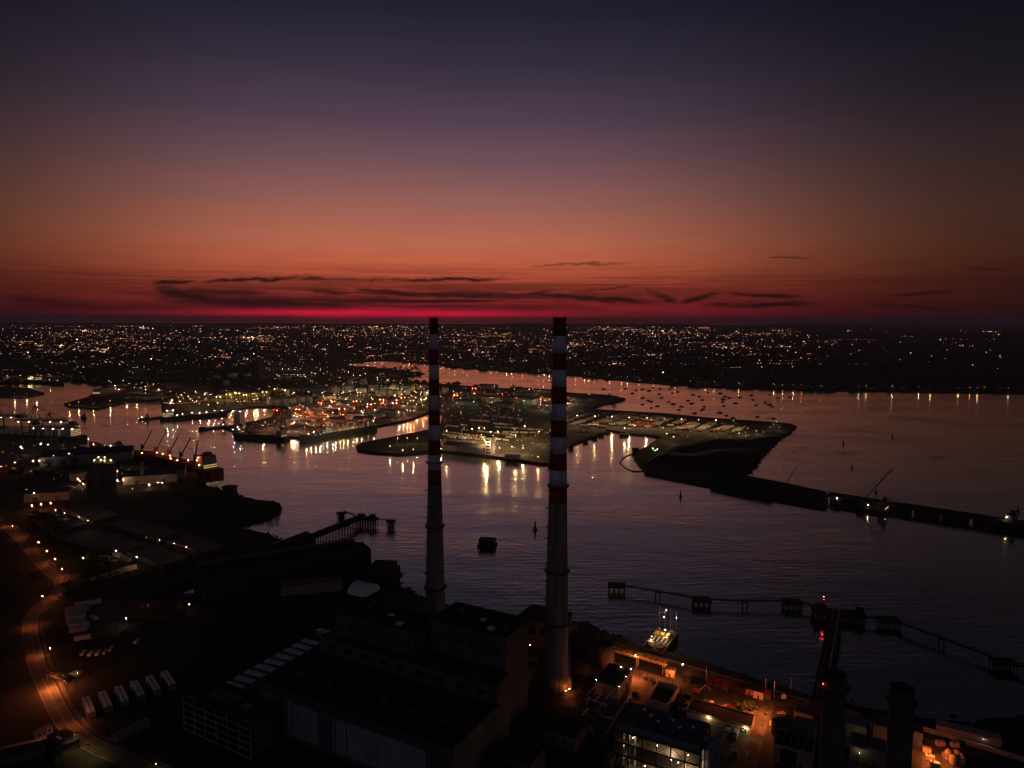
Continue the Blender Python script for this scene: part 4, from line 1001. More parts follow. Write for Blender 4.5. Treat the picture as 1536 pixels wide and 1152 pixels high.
for x, y, h in ((-5.5, 14, 16), (-2, 15, 15), (2, 13, 15.5), (5.6, 14.5, 14), (5.8, 6, 14)): MB().bar((x, y, 5.2), (x, y, 5.2+h), .16, 5).build('mast', M['rail'], t)
b = MB()
for (p, q) in (((-5.5,14,20),(-2,15,19)),((2,13,20),(5.6,14.5,18.6)),((-5.5,14,17),(-2,15,17)),((2,13,17.5),(5.6,14.5,17))): b.bar(p, q, .12, 4)
b.build('mast_arm', M['rail'], t)
for x, y, z, k_ in ((-1, 14.6, 18.6, 'spill'), (-1.6, 11, 15.6, 'spill'), (5.7, 14, 15.5, 'spill'), (1.6, 4, 10.5, 'spill'), (-4, -6, 9, 'warm'), (4.6, -3, 9, 'warm')): MB().ico((x, y, z), .18).build('lamp_head', E_[k_], t)
for q_, w_ in (((0, 10, 14), 1500), ((2, 2, 10), 1200), ((-3, -7, 9), 900)): lamp_light(t, 'spill', w_, q_, .3)
b = MB()
for k in range(16):
    for x in (-IW/2+.15, IW/2-.15): b.bar((x, -IL/2+.4+k*2.08, 5.2), (x, -IL/2+.4+k*2.08, 6.4), .06, 4)
for x in (-IW/2+.15, IW/2-.15): b.bar((x, -IL/2+.4, 6.4), (x, IL/2-.4, 6.4), .07, 4)
b.build('railing', M['craneyel'], t)
t = thing('mooring_dolphin', 'low stepped concrete block in the water left of the lit intake', 'concrete block', W(*pixuv(955, 975, 0), 0), PA)
MB().prism([(-6,-4),(6,-4),(6,4),(-3,4),(-6,1)], -2, 3.2).build('block', M['conc_dark'], t)
# bright lamps on the plant
for px, py, kind, lab, h, r in ((911.5,971,'warm','bright warm lamp on the quay between the wide chimney and the intake',8,.34),(1024,997.5,'warm','bright warm lamp on the quay right of the intake',8,.34),(953,983,'spill','warm lamp hung at the middle of the pipe gantry',7,.16),(932,1001,'warm','yellowish lamp behind the switch building roof',8,.2),(946.5,1003.5,'white','white lamp at the back right corner of the switch building',8.2,.16),(939,1015,'white','white lamp at the middle of the switch building side wall',8,.16),(929,1030,'white','white lamp at the front right corner of the switch building',8,.16),(894.5,1020,'white','white lamp at the front left corner of the switch building',8,.16)):
    lamp(px, py, kind, lab, h, r)
for k, (px, py) in enumerate(((945,1000),(1010,1004),(1128,1047),(1144,1070),(1148,1056),(1085,1044),(1380,1115),(1400,1128))):
    lamp(px, py, 'sodium', ('shielded orange lantern over the plant road beside the switch building','shielded orange lantern over the plant road behind the open tank','shielded orange lantern near the red bushes','shielded orange lantern over the side road beside the workshop','shielded orange lantern at the plant road junction','shielded orange lantern behind the workshop','shielded orange lantern in the yard right of the stacks','lower shielded orange lantern in the yard right of the stacks')[k], 7, .2, 1.6, PA+PI/2*(k % 3), watts=(15000,6500,3500,7500,5000,4000,4500,4500)[k])
lamp(854, 1034, 'sodium', 'orange flood lamp lighting the foot of the wide chimney', 3, .22)
lamp(583, 908, 'warm', 'single bright warm lamp behind the left boiler house', 6, .30); lamp(626, 917, 'yellow', 'small yellow lamp just left of the slim chimney foot', 4, .14)
lamp(795, 968, 'sodium', 'orange lamp in the gap between the right boiler house and the wide chimney', 9, .2)
for k, (px, py) in enumerate(((1059,1022),(1148,1042),(1161,1046),(1186,1040))):
    p = W(*pixuv(px, py), 4); t = thing('lamp_post', 'unlit pale lamp post on the riverside quay, %s from the left' % nm_[k], 'lamp post', p)
    MB().bar((0,0,0), (0,0,9), .16, 6, .1).build('pole', M['boxwhite'], t); MB().box(-.4, .4, -.15, .15, 9, 9.2).build('lamp_head', M['rail'], t)
# red hoppers, excavator, small sheds along the quay
for k, (px, py) in enumerate(((1066,1028),(1077,1031.5),(1088,1036),(1152,1050))):
    p = W(*pixuv(px, py), 4.02); t = thing('hopper', ('left of three','middle of three','right of three')[k]+' red topped hoppers on the quay' if k < 3 else 'single red topped hopper farther along the quay', 'hopper', p, PA, 'red topped hoppers on the quay')
    MB().box(-1.7, 1.7, -3, 3, 1.6, 4).build('bin', M['steel'], t); b = MB(); b.gable(3.6, 6.2, 4.003, 1.3, -1.8, -3.1); b.build('cover', M['hullred'], t)
    for x in (-1.5, 1.5):
        for y in (-2.6, 2.6): MB().bar((x, y, 0), (x, y, 1.6), .15, 5).build('leg', M['steel'], t)
for k, (px, py, L, H, m, lab) in enumerate(((1006,1014,5,4.5,'sandy','sandy walled hut on the quay right of the intake'),(1031,1021,4,3.5,'conc_dark','dark hut beside the bright quay lamp'),(1138,1046,5,4,'sandy','sandy hut among the machines on the quay'),(1125,1040,4,3,'craneor','orange lit hut left of the tall quay posts'))):
    p = W(*pixuv(px, py), 4.02); t = thing('quay_hut', lab, 'hut', p, PA); MB().box(-L/2, L/2, -2, 2, 0, H).build('wall', M[m], t); MB().box(-L/2-.2, L/2+.2, -2.2, 2.2, H+.003, H+.25).build('roof', M['bitumen'], t); MB().box(-.5, .5, -2.05, -2.01, 0, 2.1).build('door', M['steel'], t)
p = W(*pixuv(1046, 1040), 4.06); t = thing('excavator', 'dark excavator with raised bent arm beside the open tank', 'excavator', p, PA+rad(10))
for y in (-1.2, 1.2): MB().box(-2.2, 2.2, y-.35, y+.35, 0, .9).build('track', M['coal'], t)
MB().box(-2.2, 1.2, -1.3, 1.3, .95, 2.1).build('body', M['craneor'], t); MB().box(.0, 1.4, -1.3, -.2, 2.11, 3.2).build('cab', M['craneor'], t)
MB().bar((1.2, .4, 1.8), (4.2, .4, 5.2), .3, 6).build('boom', M['craneor'], t); MB().bar((4.2, .4, 5.2), (6.6, .4, 3.4), .24, 6).build('stick', M['craneor'], t); MB().box(6.2, 7.2, -.2, 1.0, 2.3, 3.4).build('bucket', M['steel'], t)
t = thing('round_sign', 'round pale green sign board on the quay fence', 'sign', W(*pixuv(1175.5, 1052), 4)); MB().bar((0, -.06, 2.6), (0, .06, 2.6), 1.5, 20).build('board', M['tank'], t)
for x in (-1, 1): MB().bar((x, .12, 0), (x, .12, 3), .08, 5).build('post', M['rail'], t)
q0, q1 = W(*pixuv(905, 972), 4), W(*pixuv(1240, 1071), 4)
def fence(p, q, label, h=2.2, m='rail'):
    d = q-p; L = d.length; t = thing('fence', label, 'fence', (p.x, p.y, 4), math.atan2(d.y, d.x)); n = int(L/3)
    b = MB()
    for k in range(n+1): b.bar((L*k/n, 0, 0), (L*k/n, 0, h), .05, 4)
    b.build('post', M[m], t); b = MB()
    for z in (.3, h*.55, h): b.bar((0, 0, z), (L, 0, z), .04, 4)
    b.build('rail', M[m], t)
fence(q0+PN*7.5, q1+PN*7.5, 'post and rail fence along the riverside quay')
w0, w1 = P(1375, 1093, 4), P(1600, 1163, 4); d = w1-w0; t = thing('river_wall', 'long pale capped river wall running off to the right edge', 'wall', (w0.x, w0.y, 4), math.atan2(d.y, d.x)); MB().box(0, d.length, -.5, .5, 0, 2).build('wall', M['concrete'], t); MB().box(0, d.length, -.7, .7, 2.003, 2.3).build('coping', M['panel'], t)
for (a_, b3, lab) in (((1264,1070),(1294,1078),'short pale capped wall between the exhaust stacks'),((1318,1082),(1340,1088),'small pale wall behind the right exhaust stack')):
    w0, w1 = P(*a_, 4), P(*b3, 4); d = w1-w0; t = thing('river_wall', lab, 'wall', (w0.x, w0.y, 4), math.atan2(d.y, d.x)); MB().box(0, d.length, -.5, .5, 0, 2).build('wall', M['concrete'], t); MB().box(0, d.length, -.7, .7, 2.003, 2.3).build('coping', M['panel'], t)
def pipeline(a, b_, offs, z, label, r=.28, sup=7.0):
    d = b_-a; L = d.length; t = thing('pipeline', label, 'pipeline', (a.x, a.y, 4), math.atan2(d.y, d.x))
    for k, o in enumerate(offs): MB().bar((0, o, z), (L, o, z), r*(1, .7, .85, .5)[k % 4], 8).build('pipe', M[('rail','boxgrey','steel','hullred')[k % 4]], t)
    n = int(L/sup)
    for k in range(n+1):
        x = L*k/n; b = MB().box(x-.12, x+.12, min(offs)-.4, max(offs)+.4, z-.6, z-.35)
        for y in (min(offs)-.2, max(offs)+.2): b.box(x-.1, x+.1, y-.1, y+.1, 0, z-.601)
        b.build('support', M['rail'], t)
pipeline(q0+PN*6.2, q1+PN*6.2, (-.9, 0, .7), 1.3, 'low triple pipeline along the riverside quay fence')
pipeline(W(134, 103, 4), W(168, 103, 4), (-.8, 0, .8, 1.4), 2.6, 'pipe rack between the switch building and the open tank')
pipeline(W(168, 62, 4), W(212, 62, 4), (-1.2, -.4, .4, 1.2), 4.2, 'pipe rack running behind the boiler structure', .35)
pipeline(W(152, 70, 4), W(152, 104, 4), (-.6, .2, .9), 3.4, 'pipe rack from the pipe tangle to the yard')
pipeline(W(214, 45, 4), W(214, 104, 4), (-.5, .4), 1.2, 'low pipe pair beside the side road')
rn_ = random.Random(55); CK = 0
for k, (u, v, L, Wd, H, m_, lab) in enumerate(((150,136,4,2.4,2.6,'boxgrey','grey transformer cabinet beside the gantry'),(156,134,2.4,2,2.2,'sandy','sandy control cabinet before the open tank'),(150,118,3,2,1.6,'conc_dark','dark skip between the switch building and the open tank'),(150,112,1.6,1.6,1.2,'boxwhite','white crate by the lit switch building wall'),(176,128,3,2.4,2.4,'steel','dark pump set right of the open tank'),(178,120,2,4,1.5,'rail','stacked pipes right of the open tank'),(176,113,4,2,2.2,'craneor','orange compressor right of the open tank'),(186,126,5,2.4,2.6,'boxgrey','grey container behind the workshop'),(196,126,6,2.4,2.6,'hullred','dull red container behind the workshop'),(206,125,5,2.4,2.6,'boxgrey','second grey container behind the workshop'),(186,100,2,2,1.4,'sandy','pale crate in the lit workshop yard'),(196,98,3,1.6,1.2,'rail','pipe stack in the lit workshop yard'),(190,84,5,2.5,2.6,'boxwhite','white cabin in the yard behind the boiler structure'),(200,80,4,3,3,'sandy','sandy switch cabin in the yard behind the boiler structure'),(208,90,2.4,2.4,2,'craneyel','yellow generator near the side road'),(140,60,4,3,3.4,'boxgrey','grey fan box left of the boiler structure'),(160,52,3,6,5,'conc_dark','dark duct box at the left end of the boiler structure'),(158,84,5,3,3,'boxgrey','grey pump cabin beside the pipe rack'),(130,140,4,3,2.4,'steel','dark valve house near the round storage tank'),(116,120,3,2,1.8,'rail','grey plinth on the short service road'))):
    t = pthing('equipment_box', lab, 'equipment', u, v, 4.06); MB().box(0, L, 0, Wd, .15, H).build('casing', M[m_], t); MB().box(-.15, L+.15, -.15, Wd+.15, 0, .149).build('plinth', M['conc_dark'], t); MB().box(L*.2, L*.8, -.06, -.01, .4, H*.85).build('door', M['steel'], t); MB().box(L*.3, L*.6, Wd*.3, Wd*.6, H+.003, H+.4).build('roof_vent', M['rail'], t)
for a_, b4, lab in ((W(182,107,4),W(182,66,4),'fence along the left side of the workshop yard'),(W(182,66,4),W(213,66,4),'fence along the rear of the workshop yard'),(W(158,109,4),W(158,134,4),'fence left of the open tank'),(W(174,109,4),W(174,134,4),'fence right of the open tank')): fence(a_, b4, 'post and rail '+lab, 1.8)
# exhaust stacks
for px, py, lab, red in ((1253,1006,'left dark exhaust stack with a red warning light on its rim',True),(1354,1027,'right dark exhaust stack without a warning light',False)):
    p = P(px, py, 62); t = thing('exhaust_stack', lab, 'stack', (p.x, p.y, 4))
    Rs = 4.6
    MB().lathe([(Rs, 0), (Rs, 57), (Rs*.93, 57.01), (Rs*.93, 54)], 40, cap=False).build('shell', M['conc_dark'], t, smooth=True)
    MB().lathe([(Rs*.92, 55), (Rs*.92, 55.2)], 32).build('flue_mouth', M['coal'], t)
    for z in (12, 26, 40): MB().lathe([(Rs+.02, z), (Rs+.12, z), (Rs+.12, z+.4), (Rs+.02, z+.4)], 40, cap=False).build('stiffener_ring', M['steel'], t)
    g = MB().lathe([(Rs+.02, 51), (Rs+1.3, 51), (Rs+1.3, 51.2), (Rs+.02, 51.2)], 32, cap=False).build('gallery', M['steel'], t)
    b = MB()
    for k in range(24): a = 2*PI*k/24; b.bar(((Rs+1.2)*math.cos(a), (Rs+1.2)*math.sin(a), 51.2), ((Rs+1.2)*math.cos(a), (Rs+1.2)*math.sin(a), 52.4), .05, 4); c = 2*PI*(k+1)/24; b.bar(((Rs+1.2)*math.cos(a), (Rs+1.2)*math.sin(a), 52.4), ((Rs+1.2)*math.cos(c), (Rs+1.2)*math.sin(c), 52.4), .05, 4)
    b.build('railing', M['rail'], g)
    b = MB()
    for o in (-.3, .3): b.bar((-Rs-.3, o, 0), (-Rs-.3, o, 52), .06, 4)
    for k in range(52): b.bar((-Rs-.3, -.3, k+.5), (-Rs-.3, .3, k+.5), .04, 4)
    b.build('ladder', M['rail'], t)
    if red:
        MB().ico((-Rs-.9, -1.6, 53.2), .34).build('warning_light', E_['red'], t)
# plant buildings round the stacks
for k, (px, py, L, Wd, H, m, rf, lab) in enumerate(((1188,1150,16,12,9,'sandy','bitumen','tan walled building at the bottom between the side road and the left stack'),(1205,1110,10,9,6,'boxgrey','boxgrey','grey ribbed plant house left of the left stack'),(1278,1108,12,9,7,'boxgrey','boxgrey','pale ribbed plant house just right of the left stack'),(1300,1145,14,9,8,'shed','shedroof','dark plant house between the stacks at the bottom'),(1328,1115,11,9,8,'boxgrey','blue','blue grey plant house left of the right stack'),(1372,1120,6,9,7,'blue','blue','narrow blue clad house right of the right stack'),(1452,1115,26,6,5,'shed','panel','long shed with a pale roof strip near the right edge'),(1205,1085,9,7,5,'boxgrey','shedroof','small dark plant house by the quay near the bridge root'))):
    p = W(*pixuv(px, py), 4); t = thing('plant_house', lab, 'building', p, PA)
    MB().box(-L/2, L/2, 0, Wd, 0, H).build('wall', M[m], t); MB().box(-L/2-.2, L/2+.2, -.2, Wd+.2, H+.003, H+.3).build('roof', M[rf], t)
    for i in range(5): MB().box(-L/2+.4+i*(L-1)/5, -L/2+.75+i*(L-1)/5, .2, Wd-.2, H+.31, H+.7).build('roof_rib', M['boxgrey'], t)
    for i in range(2): MB().box(-L/3+i*L/2, -L/3+i*L/2+1.2, -.05, -.01, 0, 2.4).build('door', M['steel'], t)
for k in range(3):
    p = W(*pixuv(1306+k*6, 1103+k*1.5), 4); t = thing('vent_pipe', 'white upright vent pipe between the stacks, %s from the left' % nm_[k], 'pipe', p); MB().bar((0,0,0), (0,0,7), .55, 10).build('pipe', M['boxwhite'], t); MB().bar((0,0,7.02), (0,0,7.4), .7, 10).build('cap', M['boxgrey'], t)
for k, (px, py) in enumerate(((1172,1100),(1180,1122),(1184,1142))):
    p = W(*pixuv(px, py), 4); t = thing('storage_tank', ('upper','middle','lower')[k]+' dark round tank beside the side road', 'tank', p); MB().lathe([(5, 0), (5, 7), (.3, 8.2)], 28).build('shell', M['conc_dark'], t)
    b = MB()
    for i in range(20): a = 2*PI*i/20; b.bar((4.9*math.cos(a), 4.9*math.sin(a), 7), (4.9*math.cos(a), 4.9*math.sin(a), 8), .05, 4)
    b.build('railing', M['rail'], t)
for k, (px, py) in enumerate(((1395,1140),(1390,1128),(1402,1150),(1420,1136),(1432,1120),(1410,1118),(1172,1075),(1165,1080),(1178,1083),(1160,1088))):
    p = W(*pixuv(px, py), 4.06); t = thing('equipment_skid', (('left middle','upper left','lower left','centre','upper right','upper centre')[k]+' sandy equipment skid of six in the orange yard at the right' if k < 6 else ('top right','left','bottom right','bottom left')[k-6]+' pale equipment skid of four at the side road corner'), 'equipment', p, PA+rad(k*7), 'equipment skids in the orange yard' if k < 6 else 'equipment skids at the side road corner')
    MB().box(-1.8, 1.8, -1.1, 1.1, .15, 2.2).build('casing', M['sandy'], t); MB().box(-2, 2, -1.3, 1.3, 0, .149).build('base', M['steel'], t); MB().bar((-.8, 0, 2.2), (-.8, 0, 3.2), .3, 8).build('stack', M['rail'], t)
t = thing('round_tank', 'group pale tank of four domes at the right edge of the orange yard', 'tank', W(*pixuv(1432, 1142), 4.06))
for x in (-1.8, 1.8):
    for y in (-1.8, 1.8): MB().lathe([(1.6, 0), (1.6, 3.4), (1.1, 4.2), (.2, 4.6)], 14, (x, y)).build('dome', M['sandy'], t)
lamp(1476, 1109, 'white', 'tiny white lamp by the river wall near the right edge', 4, .12); lamp(1487, 1108, 'sodium', 'dim orange lamp by the river wall near the right edge', 3, .14, 1)
for k, (px, py) in enumerate(((1289,1105),(1289,1130))): lamp(px, py, 'yellow', ('upper','lower')[k]+' small yellow lamp in the gap between the two stacks', 5, .13)

# ---------------------------------------------------------------- trees
LEAFM = []
def crown_mesh(seed, h, w, n):
    rn = random.Random(seed); b = MB()
    cl = [(Vector((rn.gauss(0, w*.26), rn.gauss(0, w*.26), h*(.45+.45*rn.random()))), w*rn.uniform(.16, .3)) for _ in range(9)]
    for k in range(n):
        c, r = rn.choice(cl); d = Vector((rn.gauss(0,1), rn.gauss(0,1), rn.gauss(0,.8))).normalized()*r*rn.uniform(.5, 1.05)
        p = c+d; a = Vector((rn.gauss(0,1), rn.gauss(0,1), rn.gauss(0,1))).normalized(); e = a.orthogonal().normalized(); f = a.cross(e); s = rn.uniform(.25, .6)
        b.face([p+e*s, p+f*s*.8, p-e*s, p-f*s*.8])
    return b.mesh('crown', M['leaf'])
def trunk_mesh(seed, h, w):
    rn = random.Random(seed); b = MB().bar((0,0,-.2), (0,0,h*.55), .28, 7, .14)
    for k in range(5):
        a = rn.uniform(0, 2*PI); b.bar((0,0,h*rn.uniform(.25,.5)), (math.cos(a)*w*.28, math.sin(a)*w*.28, h*rn.uniform(.6,.8)), .10, 5, .03)
    return b.mesh('trunk', M['bark'])
TREES = [(trunk_mesh(s, h, w), crown_mesh(s, h, w, 420), h) for s, h, w in ((1,11,9),(2,9,8),(3,13,9),(4,8,9),(5,10,7))]
ONES = ('','first','second','third','fourth','fifth','sixth','seventh','eighth','ninth','tenth','eleventh','twelfth','thirteenth','fourteenth','fifteenth','sixteenth','seventeenth','eighteenth','nineteenth')
TENS = ('','','twenty','thirty','forty','fifty','sixty','seventy','eighty','ninety')
TENTH = ('','','twentieth','thirtieth','fortieth','fiftieth','sixtieth','seventieth','eightieth','ninetieth')
def nth(n):
    if n < 20: return ONES[n]
    if n >= 100: return 'hundred and '+nth(n-100) if n > 100 else 'hundredth'
    return TENTH[n//10] if n % 10 == 0 else TENS[n//10]+'-'+ONES[n % 10]
def tree(p, label, k, sc=1.0, group=None):
    tm, cm, h = TREES[k % 5]; t = thing('tree', label, 'tree', p, rn.uniform(0, 6), group); t.scale = (sc, sc, sc*rn.uniform(.85, 1.15))
    inst('trunk', tm, t); inst('crown', cm, t); return t
rn = random.Random(21)
def wood(pix, what, group, z, s0, s1):
    for k, (px, py) in enumerate(sorted(pix)): tree(P(px, py, z), '%s %s, %s from left' % (('dark leafy tree', 'bushy dark tree', 'tall dark tree', 'wide dark tree', 'slim dark tree')[k % 5], what, nth(k+1)), k, rn.uniform(s0, s1), group)
def side(i0, i1, lo, hi, n, sg):
    out = []
    for k in range(n):
        i = rn.randint(i0, i1); p = road_line[i]; d = (road_line[i+1]-road_line[i]).normalized(); q = p+Vector((-d.y, d.x, 0))*sg*rn.uniform(lo, hi)
        out.append(q)
    return out
def pix(p):
    v = p-Vector((0, 0, CAM_H)); w_ = v.dot(_f); return 768+FPX*v.dot(CR)/w_, 576-FPX*v.dot(CU)/w_
L_ = len(road_line)
wood([pix(p) for p in side(4, 80, 10, 70, 46, -1)], 'left of the winding road', 'trees left of the winding road', 4, .7, 1.2)
wood([pix(p) for p in side(4, 52, 11, 34, 34, 1)], 'between the winding road and the settling tanks', 'trees between the road and the tanks', 4, .7, 1.1)
wood([(rn.uniform(100, 150), rn.uniform(850, 868)) for _ in range(12)], 'around the bushes left of the red trailer', 'trees by the red trailer', 4, .5, .8)
wood([(rn.uniform(20, 120), rn.uniform(695, 722)) for _ in range(22)], 'in the dark plot behind the bulk yard', 'trees behind the bulk yard', 4, .8, 1.2)
wood([(x, 558.2-(x-590)*.03+rn.uniform(-2.2, 1.5)) for x in [rn.uniform(556, 632) for _ in range(34)]], 'on the low spit in the lagoon', 'trees on the spit', 3, 1.0, 1.7)
wood([(rn.uniform(895, 926), rn.uniform(597, 603)) for _ in range(9)], 'on the point beside the moored yachts', 'trees on the point', 3, .7, 1.0)
wood([(rn.uniform(385, 418), rn.uniform(757, 773)) for _ in range(24)], 'on the dark rounded point left of the jetty', 'trees on the rounded point', 3.5, .35, .6)
bush = MB(); rb = random.Random(8)
def bushes(px0, px1, py0, py1, n, z):
    for k in range(n):
        p = P(rb.uniform(px0, px1), rb.uniform(py0, py1), z)
        if not all(inside(p+Vector((dx_, dy_, 0)), near) for dx_, dy_ in ((4,0),(-4,0),(0,5),(0,-5))): continue
        for j in range(7):
            q = p+Vector((rb.gauss(0, 1.1), rb.gauss(0, 1.1), rb.uniform(0, 1.8))); bush.ico(q, rb.uniform(.3, .9))
bushes(285, 400, 742, 782, 150, 3.6); bushes(1105, 1132, 1055, 1064, 26, 4); bushes(300, 420, 790, 822, 90, 3.6); bushes(1010, 1040, 1035, 1062, 14, 4); bushes(100, 380, 860, 900, 120, 3.6)
tag(bush.build('scrub', M['leaf']), 'low dark scrub over the rough ground', None, None, 'stuff')

# ---------------------------------------------------------------- left bulk terminal
def shed(loc, ang, L, Wd, h, r, label, wm='shed', rm='shedroof', name='shed', z=3, group=None, parts=True, doors=2):
    t = thing(name, label, 'shed', (loc.x, loc.y, z), ang, group)
    MB().box(0, L, 0, Wd, 0, h).build('wall', M[wm], t); MB().gable(L+.6, Wd+.6, h+.003, r, -.3, -.3).build('roof', M[rm], t)
    if parts:
        for k in range(doors): x = L*(k+.5)/doors; MB().box(x-2.4, x+2.4, -.12, -.02, 0, min(5, h*.8)).build('door', M['boxgrey'], t)
    return t
def silo(px, py, R, H, label, top=True):
    p = P(px, py, 4); t = thing('silo', label, 'silo', (p.x, p.y, 4))
    MB().lathe([(R, 0), (R, H), (R*.5, H+1.5), (.3, H+2)], 24).build('shell', M['conc_dark'], t, smooth=True)
    if top:
        MB().box(-R*.6, R*.6, -1.5, 1.5, H+1.6, H+4.6).build('top_house', M['rail'], t)
        for x in (-R*.5, R*.5): MB().ico((x, -1.9, H+3.6), .26).build('lamp_head', E_['yellow'], t)
for px, py, R, H, lab in ((139,735,6,20,'shorter pale silo at the left of the silo group'),(150,738,7.5,34,'tall dark silo with lamps on its head house'),(165,737,7.5,33,'tall dark silo at the right of the silo group'),(156,733,7,34,'tall silo behind the other two with lit head house')): silo(px, py, R, H, lab, H > 30)
A_, ang, L, D = frame((180,716), (243,716), (246,700), 16)
shed(P(185,728,4), rad(20), 58, 26, 10, 5, 'arched grey bulk shed beside the silos', 'sandy', 'shedroof', z=4)
shed(P(224,722,4), rad(22), 40, 30, 11, 5, 'wide dark roofed bulk shed behind the quay lamps', 'sandy', 'shedroof', z=4)
shed(P(60,700,4), rad(24), 110, 45, 12, 6, 'long blue grey roofed warehouse left of the silos', 'shed', 'blue', z=4)
shed(P(36,754,4), rad(18), 42, 20, 9, 3, 'orange lit warehouse wall below the bulk yard', 'sandy', 'shedroof', z=4)
shed(P(115,722,4), rad(70), 16, 12, 9, 3, 'small orange lit shed just left of the silos', 'sandy', 'shedroof', z=4)
shed(P(180,703,4), rad(-22), 80, 10, 6, 2, 'long narrow quay shed behind the bulk ship', 'shed', 'shedroof', z=4)
p = P(214,725,4); t = thing('slim_tower', 'slim pale tower standing between the two bulk sheds', 'tower', p); MB().lathe([(2.4, 0), (2.4, 26), (.4, 27.5)], 16).build('shell', M['concrete'], t, smooth=True); MB().lathe([(2.45, 24), (3.3, 24), (3.3, 24.3), (2.45, 24.3)], 16, cap=False).build('gallery', M['steel'], t)
for k, (px, py, kd, lab, h, r) in enumerate(((117,719,'spill','bright lamp left of the silos beside the orange shed',8,.34),(132,720,'spill','bright lamp just in front of the shorter silo',7,.30),(141,723,'spill','bright lamp at the foot of the tall silo',6,.30),(125,726,'warm','warm lamp in the bulk yard machinery',5,.24),(136,728,'warm','lower warm lamp in the bulk yard machinery',4,.22),(176,707,'warm','warm lamp high on the bulk shed gable',14,.24),(185,720,'spill','bright lamp in front of the arched bulk shed',8,.34),(176,721,'warm','warm lamp left of the arched bulk shed',6,.24),(224,727,'spill','warm lamp at the left of the quay heap',4,.26),(237,724,'warm','warm lamp in the middle of the quay heap',4,.24),(243,725,'warm','warm lamp at the right of the quay heap',4,.24),(199,733,'warm','low warm lamp on the quay road',3,.2),(50,692,'spill','left of the two bright lamps before the long warehouse',9,.34),(59,691.5,'spill','right of the two bright lamps before the long warehouse',9,.32),(31,671,'spill','bright white lamp on the container quay',12,.36),(34,673,'white','smaller white lamp beside the bright quay lamp',10,.24),(61,666,'spill','white lamp beneath the container crane',12,.30),(72,667,'white','white lamp at the right of the container quay',12,.24),(81,684,'white','white lamp on the left slope of the long warehouse roof',14,.22),(104,681,'white','white lamp in the middle of the long warehouse roof',14,.2),(126.5,678,'white','white lamp at the right end of the long warehouse',14,.24),(133,659,'cool','cold white mast lamp at the quay corner by the small coaster',17,.26),(2,700,'sodium','orange lamp at the left picture edge below the cranes',6,.26),(9,699,'red','red lamp at the left picture edge below the cranes',8,.26),(22.5,694,'sodium','orange lamp left of the two bright lamps',8,.26),(51,740,'white','tiny lamp on the orange lit warehouse roof',10,.12),(40,734,'white','tiny lamp behind the orange lit warehouse',10,.14))):
    lamp(px, py, kd, lab, h, r)
for k, (px, py) in enumerate(((62,757),(76,755),(48,759))): lamp(px, py, 'sodium', ('middle','right','left')[k]+' orange lamp along the wall of the lit warehouse', 5, .36)
lamp(120, 722, 'sodium', 'orange lamp against the small shed left of the silos', 4, .26)
for k in range(9):
    p = P(rn.uniform(100, 145), rn.uniform(729, 738), 4.06); t = thing('quay_machine', 'loading machine with bent arm in the bulk yard, %s from the left' % nth(k+1), 'machine', p, rn.uniform(0, 6)); MB().box(-2.5, 2.5, -1.2, 1.2, .5, 2.4).build('body', M['craneyel'], t); MB().bar((1, 0, 2.2), (5, 0, 4.6), .25, 6).build('arm', M['craneyel'], t)
    for x in (-1.6, 1.6):
        for y in (-1.2, 1.2): MB().bar((x, y-.2, .55), (x, y+.2, .55), .55, 10).build('wheel', M['coal'], t)
mach = sorted([o for o in scene.objects if o.name.startswith('quay_machine')], key=lambda o: o.location.x/o.location.y)
for k, o in enumerate(mach): o['label'] = 'loading machine with bent arm in the bulk yard, %s from the left' % nth(k+1)

